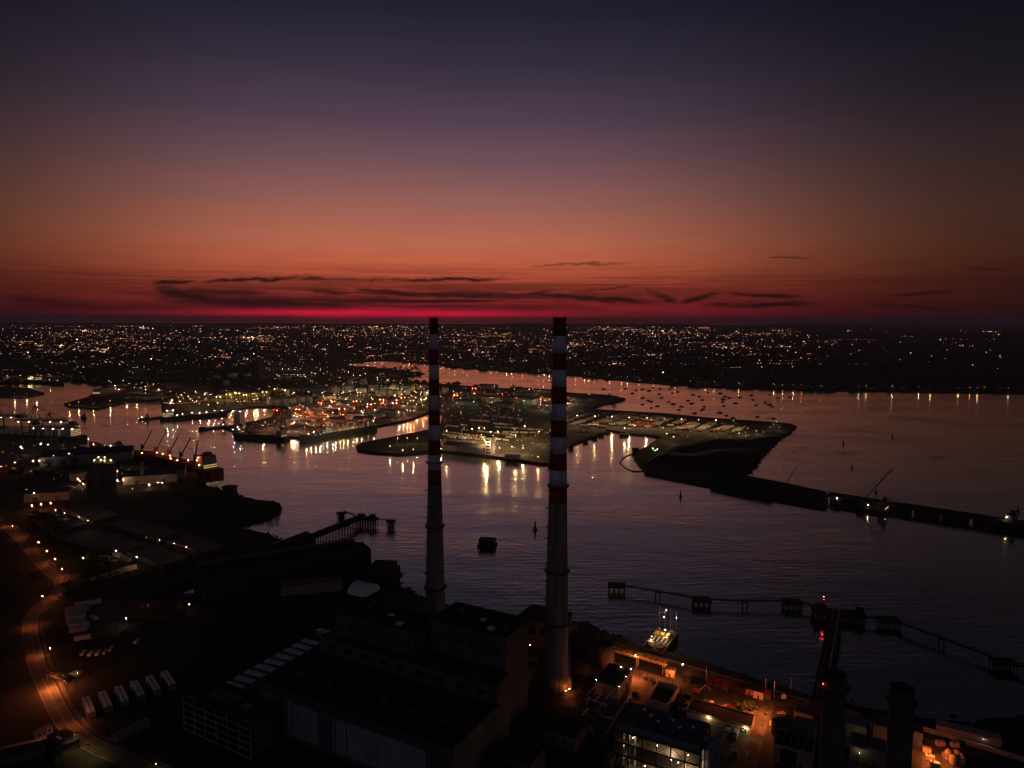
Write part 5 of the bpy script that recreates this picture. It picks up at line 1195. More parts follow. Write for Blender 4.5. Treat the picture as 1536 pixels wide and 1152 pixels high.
# ---------------------------------------------------------------- ships
def ship(a, b, beam, H, label, cat='ship', hm='hull', house=.1, hl=.12, hh=12, lit=3, cargo=None, lamps=6, lampk='white', deckm='deckpaint', near=True, name='cargo_ship'):
    """a bow, b stern: pixels of the near waterline"""
    A, B = P(*a, 0), P(*b, 0); d = A-B; L = d.length; ang = math.atan2(d.y, d.x); n = Vector((-d.y, d.x, 0))/L
    if n.y < 0: n = -n
    o = B + n*(beam/2)*(1 if near else 0)
    t = thing(name, label, cat, (o.x, o.y, 0), ang); w_ = beam/2
    out = [(0,-w_*.8),(L*.03,-w_*.95),(L*.1,-w_),(L*.80,-w_),(L*.90,-w_*.72),(L*.96,-w_*.36),(L,-w_*.04),(L,w_*.04),(L*.96,w_*.36),(L*.90,w_*.72),(L*.80,w_),(L*.1,w_),(L*.03,w_*.95),(0,w_*.8)]
    MB().prism(out, -1.5, H).build('hull', M[hm], t)
    MB().prism([(x if x < L*.78 else L*.78+(x-L*.78)*.999, y) for x, y in out if x >= L*.78] , H+.003, H+2.2).build('forecastle', M[hm], t)
    MB().prism([(L*.015+x*.97, y*.93) for x, y in out if x < L*.79], H+.002, H+.05).build('deck', M[deckm], t)
    x0 = L*house; x1 = x0+L*hl
    h = MB(); z = H+.06; s = 0
    while z < H+hh-.5: h.box(x0+s*.3, x1-s*.5, -w_*.86+s*.15, w_*.86-s*.15, z, z+2.7); z += 2.703; s += 1
    rr0 = random.Random(int(L*3)); hs = h.build('deckhouse', M['boxgrey'], t)
    if lit:
        for i in range(min(lit, s)):
            zz = H+.06+i*2.703; n_ = max(3, int(beam*.8/2.4))
            for k in range(n_):
                y = -w_*.8+k*(w_*1.6)/n_
                MB().box(x0+i*.3-.1, x0+i*.3-.02, y+.3, y+1.5, zz+.9, zz+1.9).build('lit_window', E_['win'], hs)
                MB().box(x1-i*.5+.02, x1-i*.5+.1, y+.3, y+1.5, zz+.9, zz+1.9).build('lit_window', E_['win'], hs)
            n_ = max(2, int((x1-x0-3)/2.6))
            for k in range(n_):
                x = x0+1+k*2.6
                if rr0.random() < .75: MB().box(x, x+1.4, -w_*.86+i*.15-.1, -w_*.86+i*.15-.02, zz+.9, zz+1.9).build('lit_window', E_['win'], hs)
    MB().box(x0+.5, x0+L*hl*.45, -w_*.3, w_*.3, z+.01, z+4.5).build('funnel', M[hm], t)
    MB().bar((x1-2.5, 0, z), (x1-2.5, 0, z+7), .2, 5).build('mast', M['rail'], t)
    MB().bar((L*.93, 0, H+2.2), (L*.93, 0, H+9), .18, 5).build('foremast', M['rail'], t)
    if cargo == 'hatch':
        for k in range(5): u0 = x1+4+(L*.76-x1-6)*k/5; MB().box(u0, u0+(L*.76-x1-6)/5-2.5, -w_*.66, w_*.66, H+.06, H+2.2).build('hatch_cover', M[deckm], t)
    elif cargo == 'box':
        rr = random.Random(int(L)); n_ = int((L*.76-x1-4)/6.4)
        for k in range(n_):
            for r in range(int(beam/2.7)-1):
                hgt = rr.randint(2, 4); y = -w_*.85+r*2.62
                MB().box(x1+3+k*6.4, x1+9.1+k*6.4, y, y+2.44, H+.06, H+.06+2.6*hgt).build('container_stack', rr.choice(TRAILER_MATS), t)
    elif cargo == 'tank':
        for k in range(3): MB().bar((x1+3, -1.5+k*1.5, H+1.2), (L*.8, -1.5+k*1.5, H+1.2), .3, 6).build('deck_pipe', M['rail'], t)
        for k in range(3): MB().bar((L*.5+k*5, 0, H), (L*.5+k*5, 0, H+7), .25, 6).build('manifold_post', M['craneyel'], t)
    rr = random.Random(int(L*7))
    for k in range(lamps):
        f = k/(max(1, lamps-1)); x = L*(.04+.86*f) if k % 2 else x0+L*hl*rr.random()
        MB().ico((x, rr.uniform(-.8, .8)*w_ if k % 2 else (-w_ if rr.random() < .7 else w_)*.9, (H+rr.uniform(1.5, 4)) if k % 2 else H+rr.uniform(3, hh)), .26).build('lamp_head', E_[lampk], t)
    return t, L, ang
ship((-60,655), (114,663), 26, 8, 'container ship with rows of yellow lit cabin windows at the left quay', house=.05, hl=.09, hh=17, lit=6, cargo='box', lamps=12, lampk='warm', name='container_ship')
ship((128,669), (178,684), 13, 4, 'small coaster with lit deckhouse at the quay left of the bulk ship', hm='hullred', house=.06, hl=.2, hh=9, lit=2, cargo='hatch', lamps=9, name='coaster')
tb, Lb_, ab_ = ship((186,687), (313,716), 24, 8, 'bulk carrier with five raised deck cranes and orange lamps by the stern', hm='hullred', house=.07, hl=.10, hh=15, lit=2, cargo='hatch', lamps=22, lampk='sodium', name='bulk_carrier')
for k, (f, m_) in enumerate(((.87,'hull'),(.70,'craneor'),(.54,'craneor'),(.40,'hull'),(.24,'hull'))):
    x = Lb_*f; c = MB().bar((x, 0, 8), (x, 0, 22), 1.6, 8, 1.3).build('crane_post', M[m_], tb)
    jx = Matrix.Rotation(-ab_, 3, 'Z') @ Vector((14 if k < 4 else 4, 3, 0)); b = MB()
    for o in (-.7, .7): b.bar((x+o, -1.4, 17), (x+jx.x+o*.4, jx.y, 41), .6, 5)
    for q in range(6): b.bar((x-.7, -1.4+(jx.y+1.4)*q/6, 17+4*q) if False else (x+jx.x*q/6-.7, -1.4+(jx.y+1.4)*q/6, 17+4*q), (x+jx.x*(q+1)/6+.6, -1.4+(jx.y+1.4)*(q+1)/6, 21+4*q), .2, 4)
    b.build('crane_jib', M[m_], c); MB().box(x-1.5, x+1.5, -3.2, -1.4, 15, 19).build('crane_cab', M[m_], c)
ship((345,622), (246,632), 22, 7, 'long black tanker with brightly lit stern at the outer berth', house=.04, hl=.12, hh=14, lit=3, cargo='tank', lamps=16, name='tanker')
ship((247,613), (314,605), 22, 7, 'dark ship behind the black tanker with a red glow at its bow', hm='hullred', house=.8, hl=.1, hh=12, lit=2, cargo='hatch', lamps=9, lampk='warm')
ship((89,577.5), (36,573), 26, 8, 'dark ship at the upper left pier with white deck lamps', house=.1, hl=.2, hh=14, lit=3, lamps=9, lampk='warm')
ship((127,600), (178,588), 22, 8, 'red hulled ferry behind the long low pier', hm='hullred', house=.3, hl=.5, hh=14, lit=3, lamps=7, lampk='warm', name='ferry')
ship((345,657), (426,662), 20, 6, 'low dark ship lying before the container terminal quay', house=.06, hl=.1, hh=9, lit=1, cargo='hatch', lamps=5, lampk='warm')
ship((455,663), (567,644), 20, 8, 'long dark ship with a string of deck lamps at the terminal corner', house=.03, hl=.09, hh=13, lit=3, cargo='box', lamps=20, lampk='warm', name='container_ship')
ship((0,655), (-120,640), 24, 8, 'container ship mostly cut by the left picture edge', house=.05, hl=.1, hh=15, lit=4, cargo='box', lamps=8, lampk='warm', name='container_ship')
ship((346,650), (366,654), 9, 4, 'small tug with tall wheelhouse beside the low dark ship', house=.3, hl=.35, hh=10, lit=1, lamps=4, name='tug')
ship((300,646), (344,641), 12, 3, 'low barge lying off the inner dock', house=.1, hl=.12, hh=5, lit=0, lamps=3, lampk='warm', name='barge')
ship((210,631), (245,627), 8, 3, 'thin low barge at the bow of the black tanker', house=.6, hl=.1, hh=4, lit=0, lamps=2, lampk='warm', name='barge')
ship((120,627), (127,628), 5, 2, 'small launch crossing the river with one cold white lamp', house=.2, hl=.4, hh=4, lit=0, lamps=3, lampk='cool', name='launch')
tb2, Lc_, ac_ = ship((1241,758), (1331,773), 18, 4, 'crane barge with long lattice jib beside the far jetty', house=.05, hl=.12, hh=6, lit=1, lamps=4, lampk='warm', name='crane_barge')
x = Lc_*.46; c = MB().box(x-4, x+4, -3, 3, 4.1, 9).build('crane_house', M['hull'], tb2)
tip = Matrix.Rotation(-ac_, 3, 'Z') @ Vector((34, 4, 0)); b = MB()
base = [Vector((x+o, p_, 8)) for o in (-1, 1) for p_ in (-1, 1)]; T = Vector((x+tip.x, tip.y, 44))
for q in base: b.bar(q, T+(q-Vector((x, 0, 8)))*.3, .22, 4)
for k in range(14):
    f0, f1 = k/14, (k+1)/14
    for i, j in ((0,1),(1,3),(3,2),(2,0)):
        e = lambda q, f: q.lerp(T+(q-Vector((x, 0, 8)))*.3, f)
        b.bar(e(base[i], f0), e(base[j], f1), .12, 3)
b.build('crane_jib', M['hull'], c)
b = MB(); bk = Vector((x, 0, 8))-Vector((tip.x, tip.y, 0)).normalized()*9+Vector((0, 0, 5)); b.bar(bk, T, .14, 4); b.bar(bk, Vector((x, 0, 8)), .2, 4); b.bar(T, Vector((T.x, T.y, 6)), .1, 4); b.build('crane_cable', M['hull'], c)
ship((1490,786), (1536,797), 12, 4, 'dark workboat at the far jetty near the right edge', house=.4, hl=.3, hh=7, lit=1, lamps=3, lampk='warm', name='workboat')
# far jetty running right from the black spoil ground
fa, fb = P(1238, 752, 0), P(1640, 815, 0); d = fb-fa; fl = d.length; t = thing('far_jetty', 'long dark far jetty with openings between its solid piers', 'jetty', (fa.x, fa.y, 0), math.atan2(d.y, d.x))
MB().box(0, fl, 0, 15, 5.2, 7.4).build('deck', M['timber'], t)
for k in range(9):
    if k in (1, 2, 3, 4, 5, 6, 7, 8): MB().box(k*fl/9-fl/18-3, k*fl/9+fl/40, 1, 14, -2, 5.19).build('pier', M['timber'], t)
for k in range(40): MB().bar((2+k*fl/40, 1.2, -2), (2+k*fl/40, 1.2, 5.2), .6, 6).build('pile', M['timber'], t)
MB().box(0, fl, 13.8, 14.3, 7.402, 8.4).build('parapet', M['conc_dark'], t)
A_, ang, L, D = frame((1066,713), (1152,729.5), (1168,722), 12)
t = thing('quay_shed', 'long low dark shed on the black spoil quay', 'shed', (A_.x, A_.y, 3), ang); MB().box(0, L, 0, 14, 0, 7).build('wall', M['timber'], t); MB().gable(L+.6, 14.6, 7.003, 2, -.3, -.3).build('roof', M['bitumen'], t)
p = P(1178, 733, 3); t = thing('mobile_crane', 'small mobile crane with one raised thin jib on the spoil quay', 'crane', p); MB().box(-3, 3, -1.5, 1.5, .8, 3.5).build('carrier', M['hull'], t); MB().bar((0, 0, 3), (13, 3, 27), .5, 5, .25).build('jib', M['hull'], t); MB().bar((13, 3, 27), (13, 3, 16), .08, 4).build('hook_cable', M['hull'], t)
for x in (-2, 2):
    for y in (-1.3, 1.3): MB().bar((x, y-.2, .6), (x, y+.2, .6), .6, 10).build('wheel', M['coal'], t)
# spoil mound on the black ground
mh = MB(); g = 26; V_ = []
c0, c1, c2, c3 = P(965, 695, 3), P(1115, 712, 3), P(1170, 655, 3), P(1012, 664, 3)
for i in range(g+1):
    for j in range(g+1):
        u, v = i/g, j/g; p = c0.lerp(c1, u).lerp(c3.lerp(c2, u), v); e = min(u, v, 1-u, 1-v)
        mh.v.append((p.x, p.y, 2.9+min(1, e*7)*(6+2.5*math.sin(u*9+v*5)+2*math.sin(v*13-u*4)+rn.uniform(-.5, .5)))); 
for i in range(g):
    for j in range(g): k = i*(g+1)+j; mh.f.append((k, k+g+1, k+g+2, k+1)); mh.mi.append(0)
tag(mh.build('spoil_mound', M['coal']), 'flat topped black spoil mound on the dark point', None, None, 'structure')
# oil boom ring and its floats
bl = spline([P(x, y, 0) for x, y in ((952,682),(942,683),(933,690),(931,695),(937,701),(946,706),(956,707.5),(967,707))], 8); b = MB()
for p_, q_ in zip(bl, bl[1:]): b.bar(p_+Vector((0,0,.4)), q_+Vector((0,0,.4)), .6, 6)
tag(b.build('floating_boom', M['timber']), 'thin dark floating boom curving out from the black point', 'boom')

# ---------------------------------------------------------------- buoys and yachts
for px, py, s, lab in ((802.5,795,1.5,'channel buoy just left of the wide chimney'),(1021,745,1.3,'channel buoy in the water below the black point'),(1314,739,1.0,'buoy above the far jetty under the crane jib'),(1527,767,1.1,'buoy above the far jetty near the right edge'),(1265,667,1.2,'tiny buoy in the open water right of the black point'),(1339,656,1.2,'tiny buoy farther right in the open water'),(1278,702,1.1,'tiny buoy above the small mobile crane'),(934,686,.8,'small marker buoy at the upper bend of the boom'),(930,695,.8,'small marker buoy at the outer bend of the boom')):
    p = P(px, py, 0); t = thing('buoy', 'dark '+lab, 'buoy', p); t.scale = (s, s, s)
    MB().lathe([(.6, -.6), (1.5, 0), (1.5, .8), (.5, 1.2)], 14).build('float', M['hull'], t); MB().lathe([(.8, 1.2), (.35, 4.6)], 8).build('tower', M['hull'], t); MB().lathe([(.1, 4.6), (.7, 4.8), (.1, 6)], 8).build('topmark', M['hull'], t)
ym = MB().prism([(-5,-.9),(-4,-1.5),(1,-1.7),(4,-1),(5.6,0),(4,1),(1,1.7),(-4,1.5),(-5,.9)], -.4, 1.4).mesh('hull', M['hull']); yc = MB().prism([(-2.5,-1),(2,-.9),(3,0),(2,.9),(-2.5,1)], 1.403, 2.3).mesh('cabin', M['boxgrey']); ymast = MB().bar((.8,0,1.4),(.8,0,14),.10,5,.06).bar((.8,0,3),(-3.8,0,3),.09,5).mesh('mast', M['rail'])
YP = [(905.5,584),(935,578.5),(938,583),(949,590),(954.5,586),(963.5,584),(973.5,586.5),(980,581.5),(990,583.5),(1004,583.5),(1008.5,589.5),(1016.5,588),(988.5,591),(992.5,597),(964,597),(972,600.8),(976.5,602.5),(963.5,607),(1003,603.2),(986,609.3),(977,612),(1022.5,610),(1018.5,615),(1032,601),(1039.5,592.2),(1049,595),(1053.2,600),(1056.5,610),(1054.8,614),(1052,615.8),(1042,620),(1062,588.8),(1080.5,590.4),(1085,599.2),(1083.5,603),(1086,609),(1094,597.2),(1080,619.3),(1110,596.3),(1127,593.2),(1129.5,600),(1134,608),(1148,604.4),(1154,607.2),(1158.2,610.3),(1154.5,592.2),(1166.5,597.3),(1185,596),(1136,625.5),(1089.5,623.5),(1160,628),(1099.5,627),(1087.5,594.8),(1103.5,605),(1010,606.3),(1037.5,605.5),(892,567.5),(770,578.8)]
rows = {}
for px, py in YP: rows.setdefault(0 if py < 590 else 1 if py < 599 else 2 if py < 609 else 3, []).append((px, py))
RW = ('rank farthest out','second rank out','third rank out','rank nearest the trailer park')
for r_, l in rows.items():
    for k, (px, py) in enumerate(sorted(l)):
        t = thing('yacht', 'dark yacht at its mooring, %s from the left in the %s' % (nth(k+1), RW[r_]), 'yacht', P(px, py, 0), rad(185+rn.uniform(-25, 25)), 'yachts moored in the bay'); s = rn.uniform(.8, 1.25); t.scale = (s, s, s)
        inst('hull', ym, t); inst('cabin', yc, t); inst('mast', ymast, t)

# ---------------------------------------------------------------- container cranes
def sts(px, py, ang, label, boom=46, s=1.0, z=4, m='steel', up=False, lampk='white'):
    p = P(px, py, z); t = thing('container_crane', label, 'crane', p, ang); t.scale = (s, s, s)
    for x in (-11, 11):
        for y in (-8, 8): MB().box(x-.8, x+.8, y-.8, y+.8, 0, 34).build('leg', M[m], t)
        MB().box(x-.6, x+.6, -7.2, 7.2, 14, 15.6).build('portal_beam', M[m], t)
    for y in (-8, 8): MB().box(-10.2, 10.2, y-.5, y+.5, 15.7, 17).build('sill_beam', M[m], t)
    b = MB()
    for y in (-3, 3):
        b.box(-26, 12+boom, y-.6, y+.6, 34.01, 36.2)
        for k in range(int((38+boom)/4)): b.bar((-26+k*4, y, 36), (-24+k*4, 0, 39), .22, 4); b.bar((-24+k*4, 0, 39), (-22+k*4, y, 36), .22, 4)
    b.bar((-26, 0, 39), (12+boom, 0, 39), .3, 4); b.build('boom', M[m], t)
    b = MB()
    for y in (-5, 5): b.bar((11, y, 36), (6, 0, 60), .55, 5); b.bar((-6, y, 36), (6, 0, 60), .45, 5)
    b.build('apex_frame', M[m], t); b = MB()
    for x in (12+boom*.5, 10+boom, -25): b.bar((6, 0, 60), (x, 0, 39), .28, 4)
    b.build('stay', M[m], t)
    MB().box(-24, -14, -4, 4, 39.1, 44).build('machinery_house', M[m], t); MB().box(14, 17, -1.5, 1.5, 29.5, 33.4).build('cab', M[m], t)
    for k in range(5): MB().ico((-20+k*(28+boom)/4.2, -3.9, 33.4), .34).build('lamp_head', E_[lampk], t)
    return t
sts(50, 663, rad(-3), 'container crane with tall apex frame at the left quay, middle of three', 46)
sts(72, 672, rad(-3), 'container crane with a low long boom at the left quay, right of three', 42, .92)
sts(-8, 655, rad(-3), 'container crane partly cut by the left edge of the picture, left of three', 48)
rn = random.Random(31)
def gantry(px, py, label, m='cranered', span=13, h=20, s=1.0, ang=0.0, lampk=None, group=None):
    p = P(px, py, 3); t = thing('gantry_crane', label, 'crane', p, ang, group); t.scale = (s, s, s)
    for x in (-span/2, span/2):
        for y in (-5, 5): MB().box(x-.9, x+.9, y-.9, y+.9, 0, h).build('leg', M[m], t)
        MB().box(x-.7, x+.7, -6, 6, 1.2, 2.6).build('sill_beam', M[m], t)
    for y in (-5, 5): MB().box(-span/2-3, span/2+3, y-.7, y+.7, h+.01, h+2.2).build('girder', M[m], t)
    MB().box(-2.5, 2.5, -4.2, 4.2, h+.3, h+3).build('trolley', M[m], t)
    for x in (-span/2+1, span/2-1): MB().ico((x, -6.3, h-.6), .36).build('lamp_head', E_[lampk or 'sodium'], t)
    return t
for k, (px, py, s, mm, lk) in enumerate(((416,626,.9,'cranered','sodium'),(449,625,.9,'cranered','sodium'),(482,614,.9,'cranered','sodium'),(501,611,.8,'cranered','sodium'),(556,618,1.0,'cranered','warm'),(575,612,1.1,'cranered','warm'),(594,617,1.1,'cranered','warm'),(605,607,1.0,'cranered','sodium'),(620,610,.9,'cranered','warm'),(514,628,1.2,'cranered','warm'),(684,602,.9,'cranered','sodium'),(712,592,1.0,'cranered','sodium'),(534,612,.9,'cranered','sodium'),
        (330,606,1.0,'craneyel','yellow'),(345,603,1.1,'craneyel','yellow'),(357,600,1.0,'craneyel','yellow'),(370,603,1.0,'craneyel','yellow'),(383,600,.9,'craneyel','yellow'),(398,598,1.0,'craneyel','warm'),(415,592,.9,'craneyel','warm'),(428,594,.9,'craneyel','warm'))):
    red = mm == 'cranered'
    gantry(px, py, ('red lit portal crane in the container terminal, ' if red else 'yellow lit portal crane beside the inner dock, ')+'%s from the %s' % (nth(k+1 if red else k-12), 'list of red ones by the quay' if False else 'dock gate' if not red else 'tanker side'), mm, 12, 21, s*.85, rad(rn.uniform(-25, 10)), lk, 'red portal cranes' if red else 'yellow portal cranes')
# storage tanks of the oil terminal
tk = [(502,588,15),(522,588,16),(542,589,15),(560,587,13),(577,588,13),(592,586,13),(612,586,20),(633,584,16),(571,594,13),(584,593,12),(597,593,12),(610,592,10),(648,589,9),(656,594,9),(668,590,9),(408,607,11),(421,608,11),(436,609,12.5),(450,606,11),(463,605,9),(640,595,8),(430,594,7),(526,578,9),(545,577,9),(349,568,16),(372,567,14),(326,570,12),(340,578,9)]
for k, (px, py, R) in enumerate(sorted(tk)):
    p = P(px, py, 3); t = thing('oil_tank', 'pale round oil storage tank, %s from the left across the port' % nth(k+1), 'tank', p, 0, 'oil storage tanks in the port'); H = 14+rn.uniform(-2, 3)
    MB().lathe([(R, 0), (R, H)], 24).build('shell', M['tank'], t, smooth=True); MB().lathe([(R+.2, H+.002), (R+.2, H+.5), (R*.5, H+1.3), (.3, H+1.6)], 24).build('roof', M['tank'], t)
    b = MB()
    for i in range(9): a = rad(-150+i*7); b.box(R*math.cos(a)*1.03-.5, R*math.cos(a)*1.03+.5, R*math.sin(a)*1.03-.5, R*math.sin(a)*1.03+.5, i*H/9, i*H/9+.4)
    b.build('stair', M['rail'], t)
# sheds and warehouses of the port
TAKEN = [P(x, y, 3) for x, y, _ in tk]
def port_sheds(x0, x1, y0, y1, n, L0, L1, what, wm=('shed','sandy','boxgrey')):
    got = []; tries = 0
    while len(got) < n and tries < 900:
        tries += 1; px, py = rn.uniform(x0, x1), rn.uniform(y0, y1); p = P(px, py, 3); L = rn.uniform(L0, L1)
        if not inside(p, main) or any((p-q).length < L*.75 for q in TAKEN): continue
        ok = all(inside(p+Vector((math.cos(a)*L*.75, math.sin(a)*L*.75, 0)), main) for a in (0, 1.5, 3, 4.5))
        if not ok: continue
        TAKEN.append(p); got.append((px, p, L))
    for k, (px, p, L) in enumerate(sorted(got, key=lambda g: g[0])):
        shed(p, rad(rn.choice((-22, -20, 68))), L, L*rn.uniform(.35, .6), rn.uniform(7, 12), rn.uniform(1.5, 4), 'low wide %s, %s from the left' % (what, nth(k+1)), rn.choice(wm), 'shedroof', 'shed', 3, what, True, 3)
port_sheds(300, 470, 565, 603, 12, 40, 90, 'warehouse behind the inner dock')
port_sheds(430, 640, 596, 638, 14, 30, 60, 'shed among the container stacks')
port_sheds(660, 860, 582, 612, 16, 30, 70, 'shed at the back of the trailer terminal')
port_sheds(180, 330, 560, 600, 10, 50, 100, 'warehouse on the upper left shore')
# long quay building with lamps on the trailer terminal and its tall block
A_ = P(664, 676.5, 3); B_ = P(724, 683, 3); d = B_-A_
shed(A_+Vector((0, 6, 0)), math.atan2(d.y, d.x), d.length, 26, 9, 4, 'long dark quay building with a row of lamps on its front', 'shed', 'shedroof')
A_ = P(727, 683, 3); t = thing('tower_block', 'tall pale block at the end of the long quay building', 'building', (A_.x, A_.y+4, 3), rad(-22)); MB().box(0, 10, 0, 16, 0, 26).build('wall', M['panel'], t); MB().box(-.3, 10.3, -.3, 16.3, 26.003, 26.6).build('roof', M['bitumen'], t)
for s in range(5): MB().box(2, 8, -.06, -.01, 3+s*4.6, 4.6+s*4.6).build('window', M['glassd'], t)
A_ = P(757, 688, 3); shed(A_, rad(-20), 20, 12, 5, 1.5, 'small low shed near the terminal corner with pale roof', 'sandy', 'panel')
A_ = P(385, 652, 3); t = thing('grain_tower', 'grey upright tower block with two lamps above the low dark ship', 'building', (P(351,640,3).x, P(351,640,3).y, 3), rad(-15)); MB().box(0, 14, 0, 14, 0, 28).build('wall', M['panel'], t); MB().box(-.3, 14.3, -.3, 14.3, 28.003, 28.5).build('roof', M['bitumen'], t)
for x in (0, 14): MB().ico((x, -.5, 29.2), .4).build('lamp_head', E_['cool'], t)
# container stacks in the container terminal
cs = [(rn.uniform(432, 636), rn.uniform(605, 640)) for _ in range(400)]; k = 0; got = []
for px, py in cs:
    p = P(px, py, 3.03)
    if not inside(p, main) or any((p-q).length < 16 for q in TAKEN): continue
    TAKEN.append(p); got.append((px, p))
for k, (px, p) in enumerate(sorted(got, key=lambda g: g[0])[:70]):
    t = thing('container_stack', 'stack of shipping containers in the container terminal, %s from the left' % nth(k+1), 'containers', p, rad(-20), 'container stacks in the terminal')
    for i in range(rn.randint(2, 4)):
        for j in range(2): MB().box(-6.1+j*12.4, 5.9+j*12.4, -1.25, 1.25, i*2.62, i*2.62+2.58).build('container', rn.choice(TRAILER_MATS), t)

# ---------------------------------------------------------------- parked trailers in rows
tm_ = []
for mt in TRAILER_MATS:
    b = MB(); b.box(-6.6, 6.6, -1.28, 1.28, 1.1, 4.1); b.m = 1; b.box(-6.4, 6.4, -.6, .6, .7, 1.09)
    for x in (-5, -3.8, -2.6, 5.2):
        b.box(x-.45, x+.45, -1.2, -.8, 0, .9); b.box(x-.45, x+.45, .8, 1.2, 0, .9)
    tm_.append(b.mesh('trailer', [mt, M['coal']]))
tn = ('white','grey','cream','red','blue','tan')
def trow(a, b_, n, along, what, cols=(0,0,1,2,0,5), miss=.06):
    A, B = P(*a, 3.03), P(*b_, 3.03); d = B-A; an = math.atan2(d.y, d.x) + (0 if along else PI/2)
    for k in range(n):
        if rn.random() < miss: continue
        ci = rn.choice(cols); o = inst('trailer', tm_[ci], None, A.lerp(B, (k+.5)/n)+Vector((rn.uniform(-.4, .4), rn.uniform(-.4, .4), 0)), an+rad(rn.uniform(-1.5, 1.5)))
        tag(o, '%s box trailer, %s from left in the %s' % (tn[ci], nth(k+1), what), 'trailer', what)
for k, (a, b_, n) in enumerate((((722,624.5),(786,630.5),5),((663,649),(765,663),9),((663,653.5),(745,664),7),((672,657),(700,660),2),((690,639),(742,644),4),((692,646),(715,649),2),((716,648.5),(776,655),5),((742,642),(815,647),6),((752,650),(806,651),4),((705,632),(733,634),3),((740,637),(770,639),3),((760,657),(768,658),1),((670,640),(688,642),2),((650,661),(663,663),1))):
    trow(a, b_, n, True, '%s row of the middle trailer terminal' % nth(k+1))
for k, (a, b_, n) in enumerate((((892,636.5),(938,621),15),((904,636),(952,622),15),((917,638.5),(962,624),14),((928,638.5),(968,625),12),((946,639.5),(985,625),12),((958,640),(995,627),12),((970,642),(1006,629),11))):
    trow(a, b_, n, False, '%s slanting row beside the bay' % nth(k+1), (0,1,1,3,5,2,3))
for k, (a, b_, n) in enumerate((((1004,640),(1026,631),6),((1020,645),(1042,634),7),((1026,647),(1046,636.5),6),((1045,648),(1070,635),8),((1058,643),(1074,635),5),((1068,649),(1094,640),8),((1080,648),(1098,640),6),((1096,652),(1112,643),6),((1006,648),(1022,643),4),((1000,650),(1018,652),3))):
    trow(a, b_, n, False, '%s short row behind the black spoil ground' % nth(k+1), (2,0,3,5,1,2))
for k, (a, b_, n) in enumerate((((846,634),(882,622),12),((852,640),(896,626),12),((838,631),(872,618),10))): trow(a, b_, n, False, '%s row just right of the wide chimney' % nth(k+1), (1,0,1,5,4))
for k, (px, py, L, Wd, lab) in enumerate(((866,647,22,14,'pale roofed shed by the dolphins right of the wide chimney'),(882,640,20,8,'long cream cabin beside the inlet right of the wide chimney'),(896,642,16,8,'cream cabin at the corner of the inlet'),(870,641,18,7,'cream trailer shed right of the wide chimney'))):
    p = P(px, py, 3.03); shed(p, rad(-10), L, Wd, 4, 1.2, lab, 'sandy', 'panel', 'cabin', 3.03)
for k, (px, py) in enumerate(((856,673),(878,663),(892,657.5),(902,653.5),(912,649),(826,698))):
    dolphin(px, py, 9, 7, 'black block dolphin along the inlet quay, %s from the wide chimney' % nth(k+1) if k < 5 else 'black block dolphin off the terminal corner left of the wide chimney', 5.5, rad(25), False, 'mooring dolphin', True)
dolphin(936, 654, 18, 10, 'wide dark pontoon at the head of the inlet', 4, rad(-5), False, 'pontoon', True)
dolphin(953, 679, 10, 8, 'dark outcrop with a thin mast at the tip of the black point', 7, rad(10), True, 'mooring dolphin', True)
p = P(982, 672, 3); t = thing('green_hopper', 'small green lit hopper on the tip of the black point', 'hopper', p); MB().lathe([(1, 2), (3, 5), (3, 7)], 10).build('bin', M['tank'], t)
for x in (-2.4, 2.4):
    for y in (-2.4, 2.4): MB().bar((x, y, 0), (x, y, 6), .2, 5).build('leg', M['rail'], t)
for k, (px, py) in enumerate(((979,673),(986,674),(982,676))): lamp(px, py, 'green', ('left','right','front')[k]+' green lamp round the hopper on the black point', 3, .34, z=3)

# ---------------------------------------------------------------- lamps of the port
FLM = {}
MAST = {k: emis('mast_'+k, c, 34) for k, c in (('warm',(1,.58,.26)),('white',(1,.78,.56)),('cool',(.8,.88,1)),('sodium',(1,.27,.06)),('yellow',(1,.64,.22)),('red',(1,.05,.05)),('green',(.5,1,.35)),('spill',(1,.62,.32)))}
def far_lamp(px, py, kind, h, r, label, group, head=True, z=3, watts=4500):
    k = (kind, round(h), round(r, 2))
    if k not in FLM:
        b = MB().bar((0,0,0), (0,0,h), .16, 4, .1); b.box(-.8, .8, -.08, .08, h-.4, h-.05); b.m = 1; b.ico((0,0,h+r*.55), r*.55); FLM[k] = b.mesh('floodlight_mast', [M['steel'], MAST[kind]])
    p = P(px, py, z+h if head else z); p.z = z
    o = inst('floodlight_mast', FLM[k], None, p)
    if watts: lamp_light(o, kind, watts, (0, -.5, h-.6))
    return tag(o, label, 'floodlight mast', group)
def lamp_field(pts, kinds, h, r, what, zz=3, watts=4500):
    for k, (px, py) in enumerate(sorted(pts)):
        kd = rn.choice(kinds); cn = {'warm':'warm white','white':'white','cool':'cold white','sodium':'orange','yellow':'yellow','red':'red','green':'greenish','spill':'bright warm'}[kd]
        far_lamp(px, py, kd, h, rn.choice(r), '%s mast lamp %s, %s from left' % (cn, what, nth(k+1)), 'floodlight masts '+what, z=zz, watts=watts)
def scat(n, poly_px, mind=3.0, h=14, zz=3):
    out = []; xs_ = [p[0] for p in poly_px]; ys_ = [p[1] for p in poly_px]; t_ = 0; pv = [Vector((*p, 0)) for p in poly_px]
    while len(out) < n and t_ < 6000:
        t_ += 1; x, y = rn.uniform(min(xs_), max(xs_)), rn.uniform(min(ys_), max(ys_))
        if not inside(Vector((x, y, 0)), pv) or any(abs(x-a)+2*abs(y-b) < mind for a, b in out): continue
        if not inside(P(x, y, zz+h), main): continue
        out.append((x, y))
    return out
R3 = (.4, .5, .6, .75)
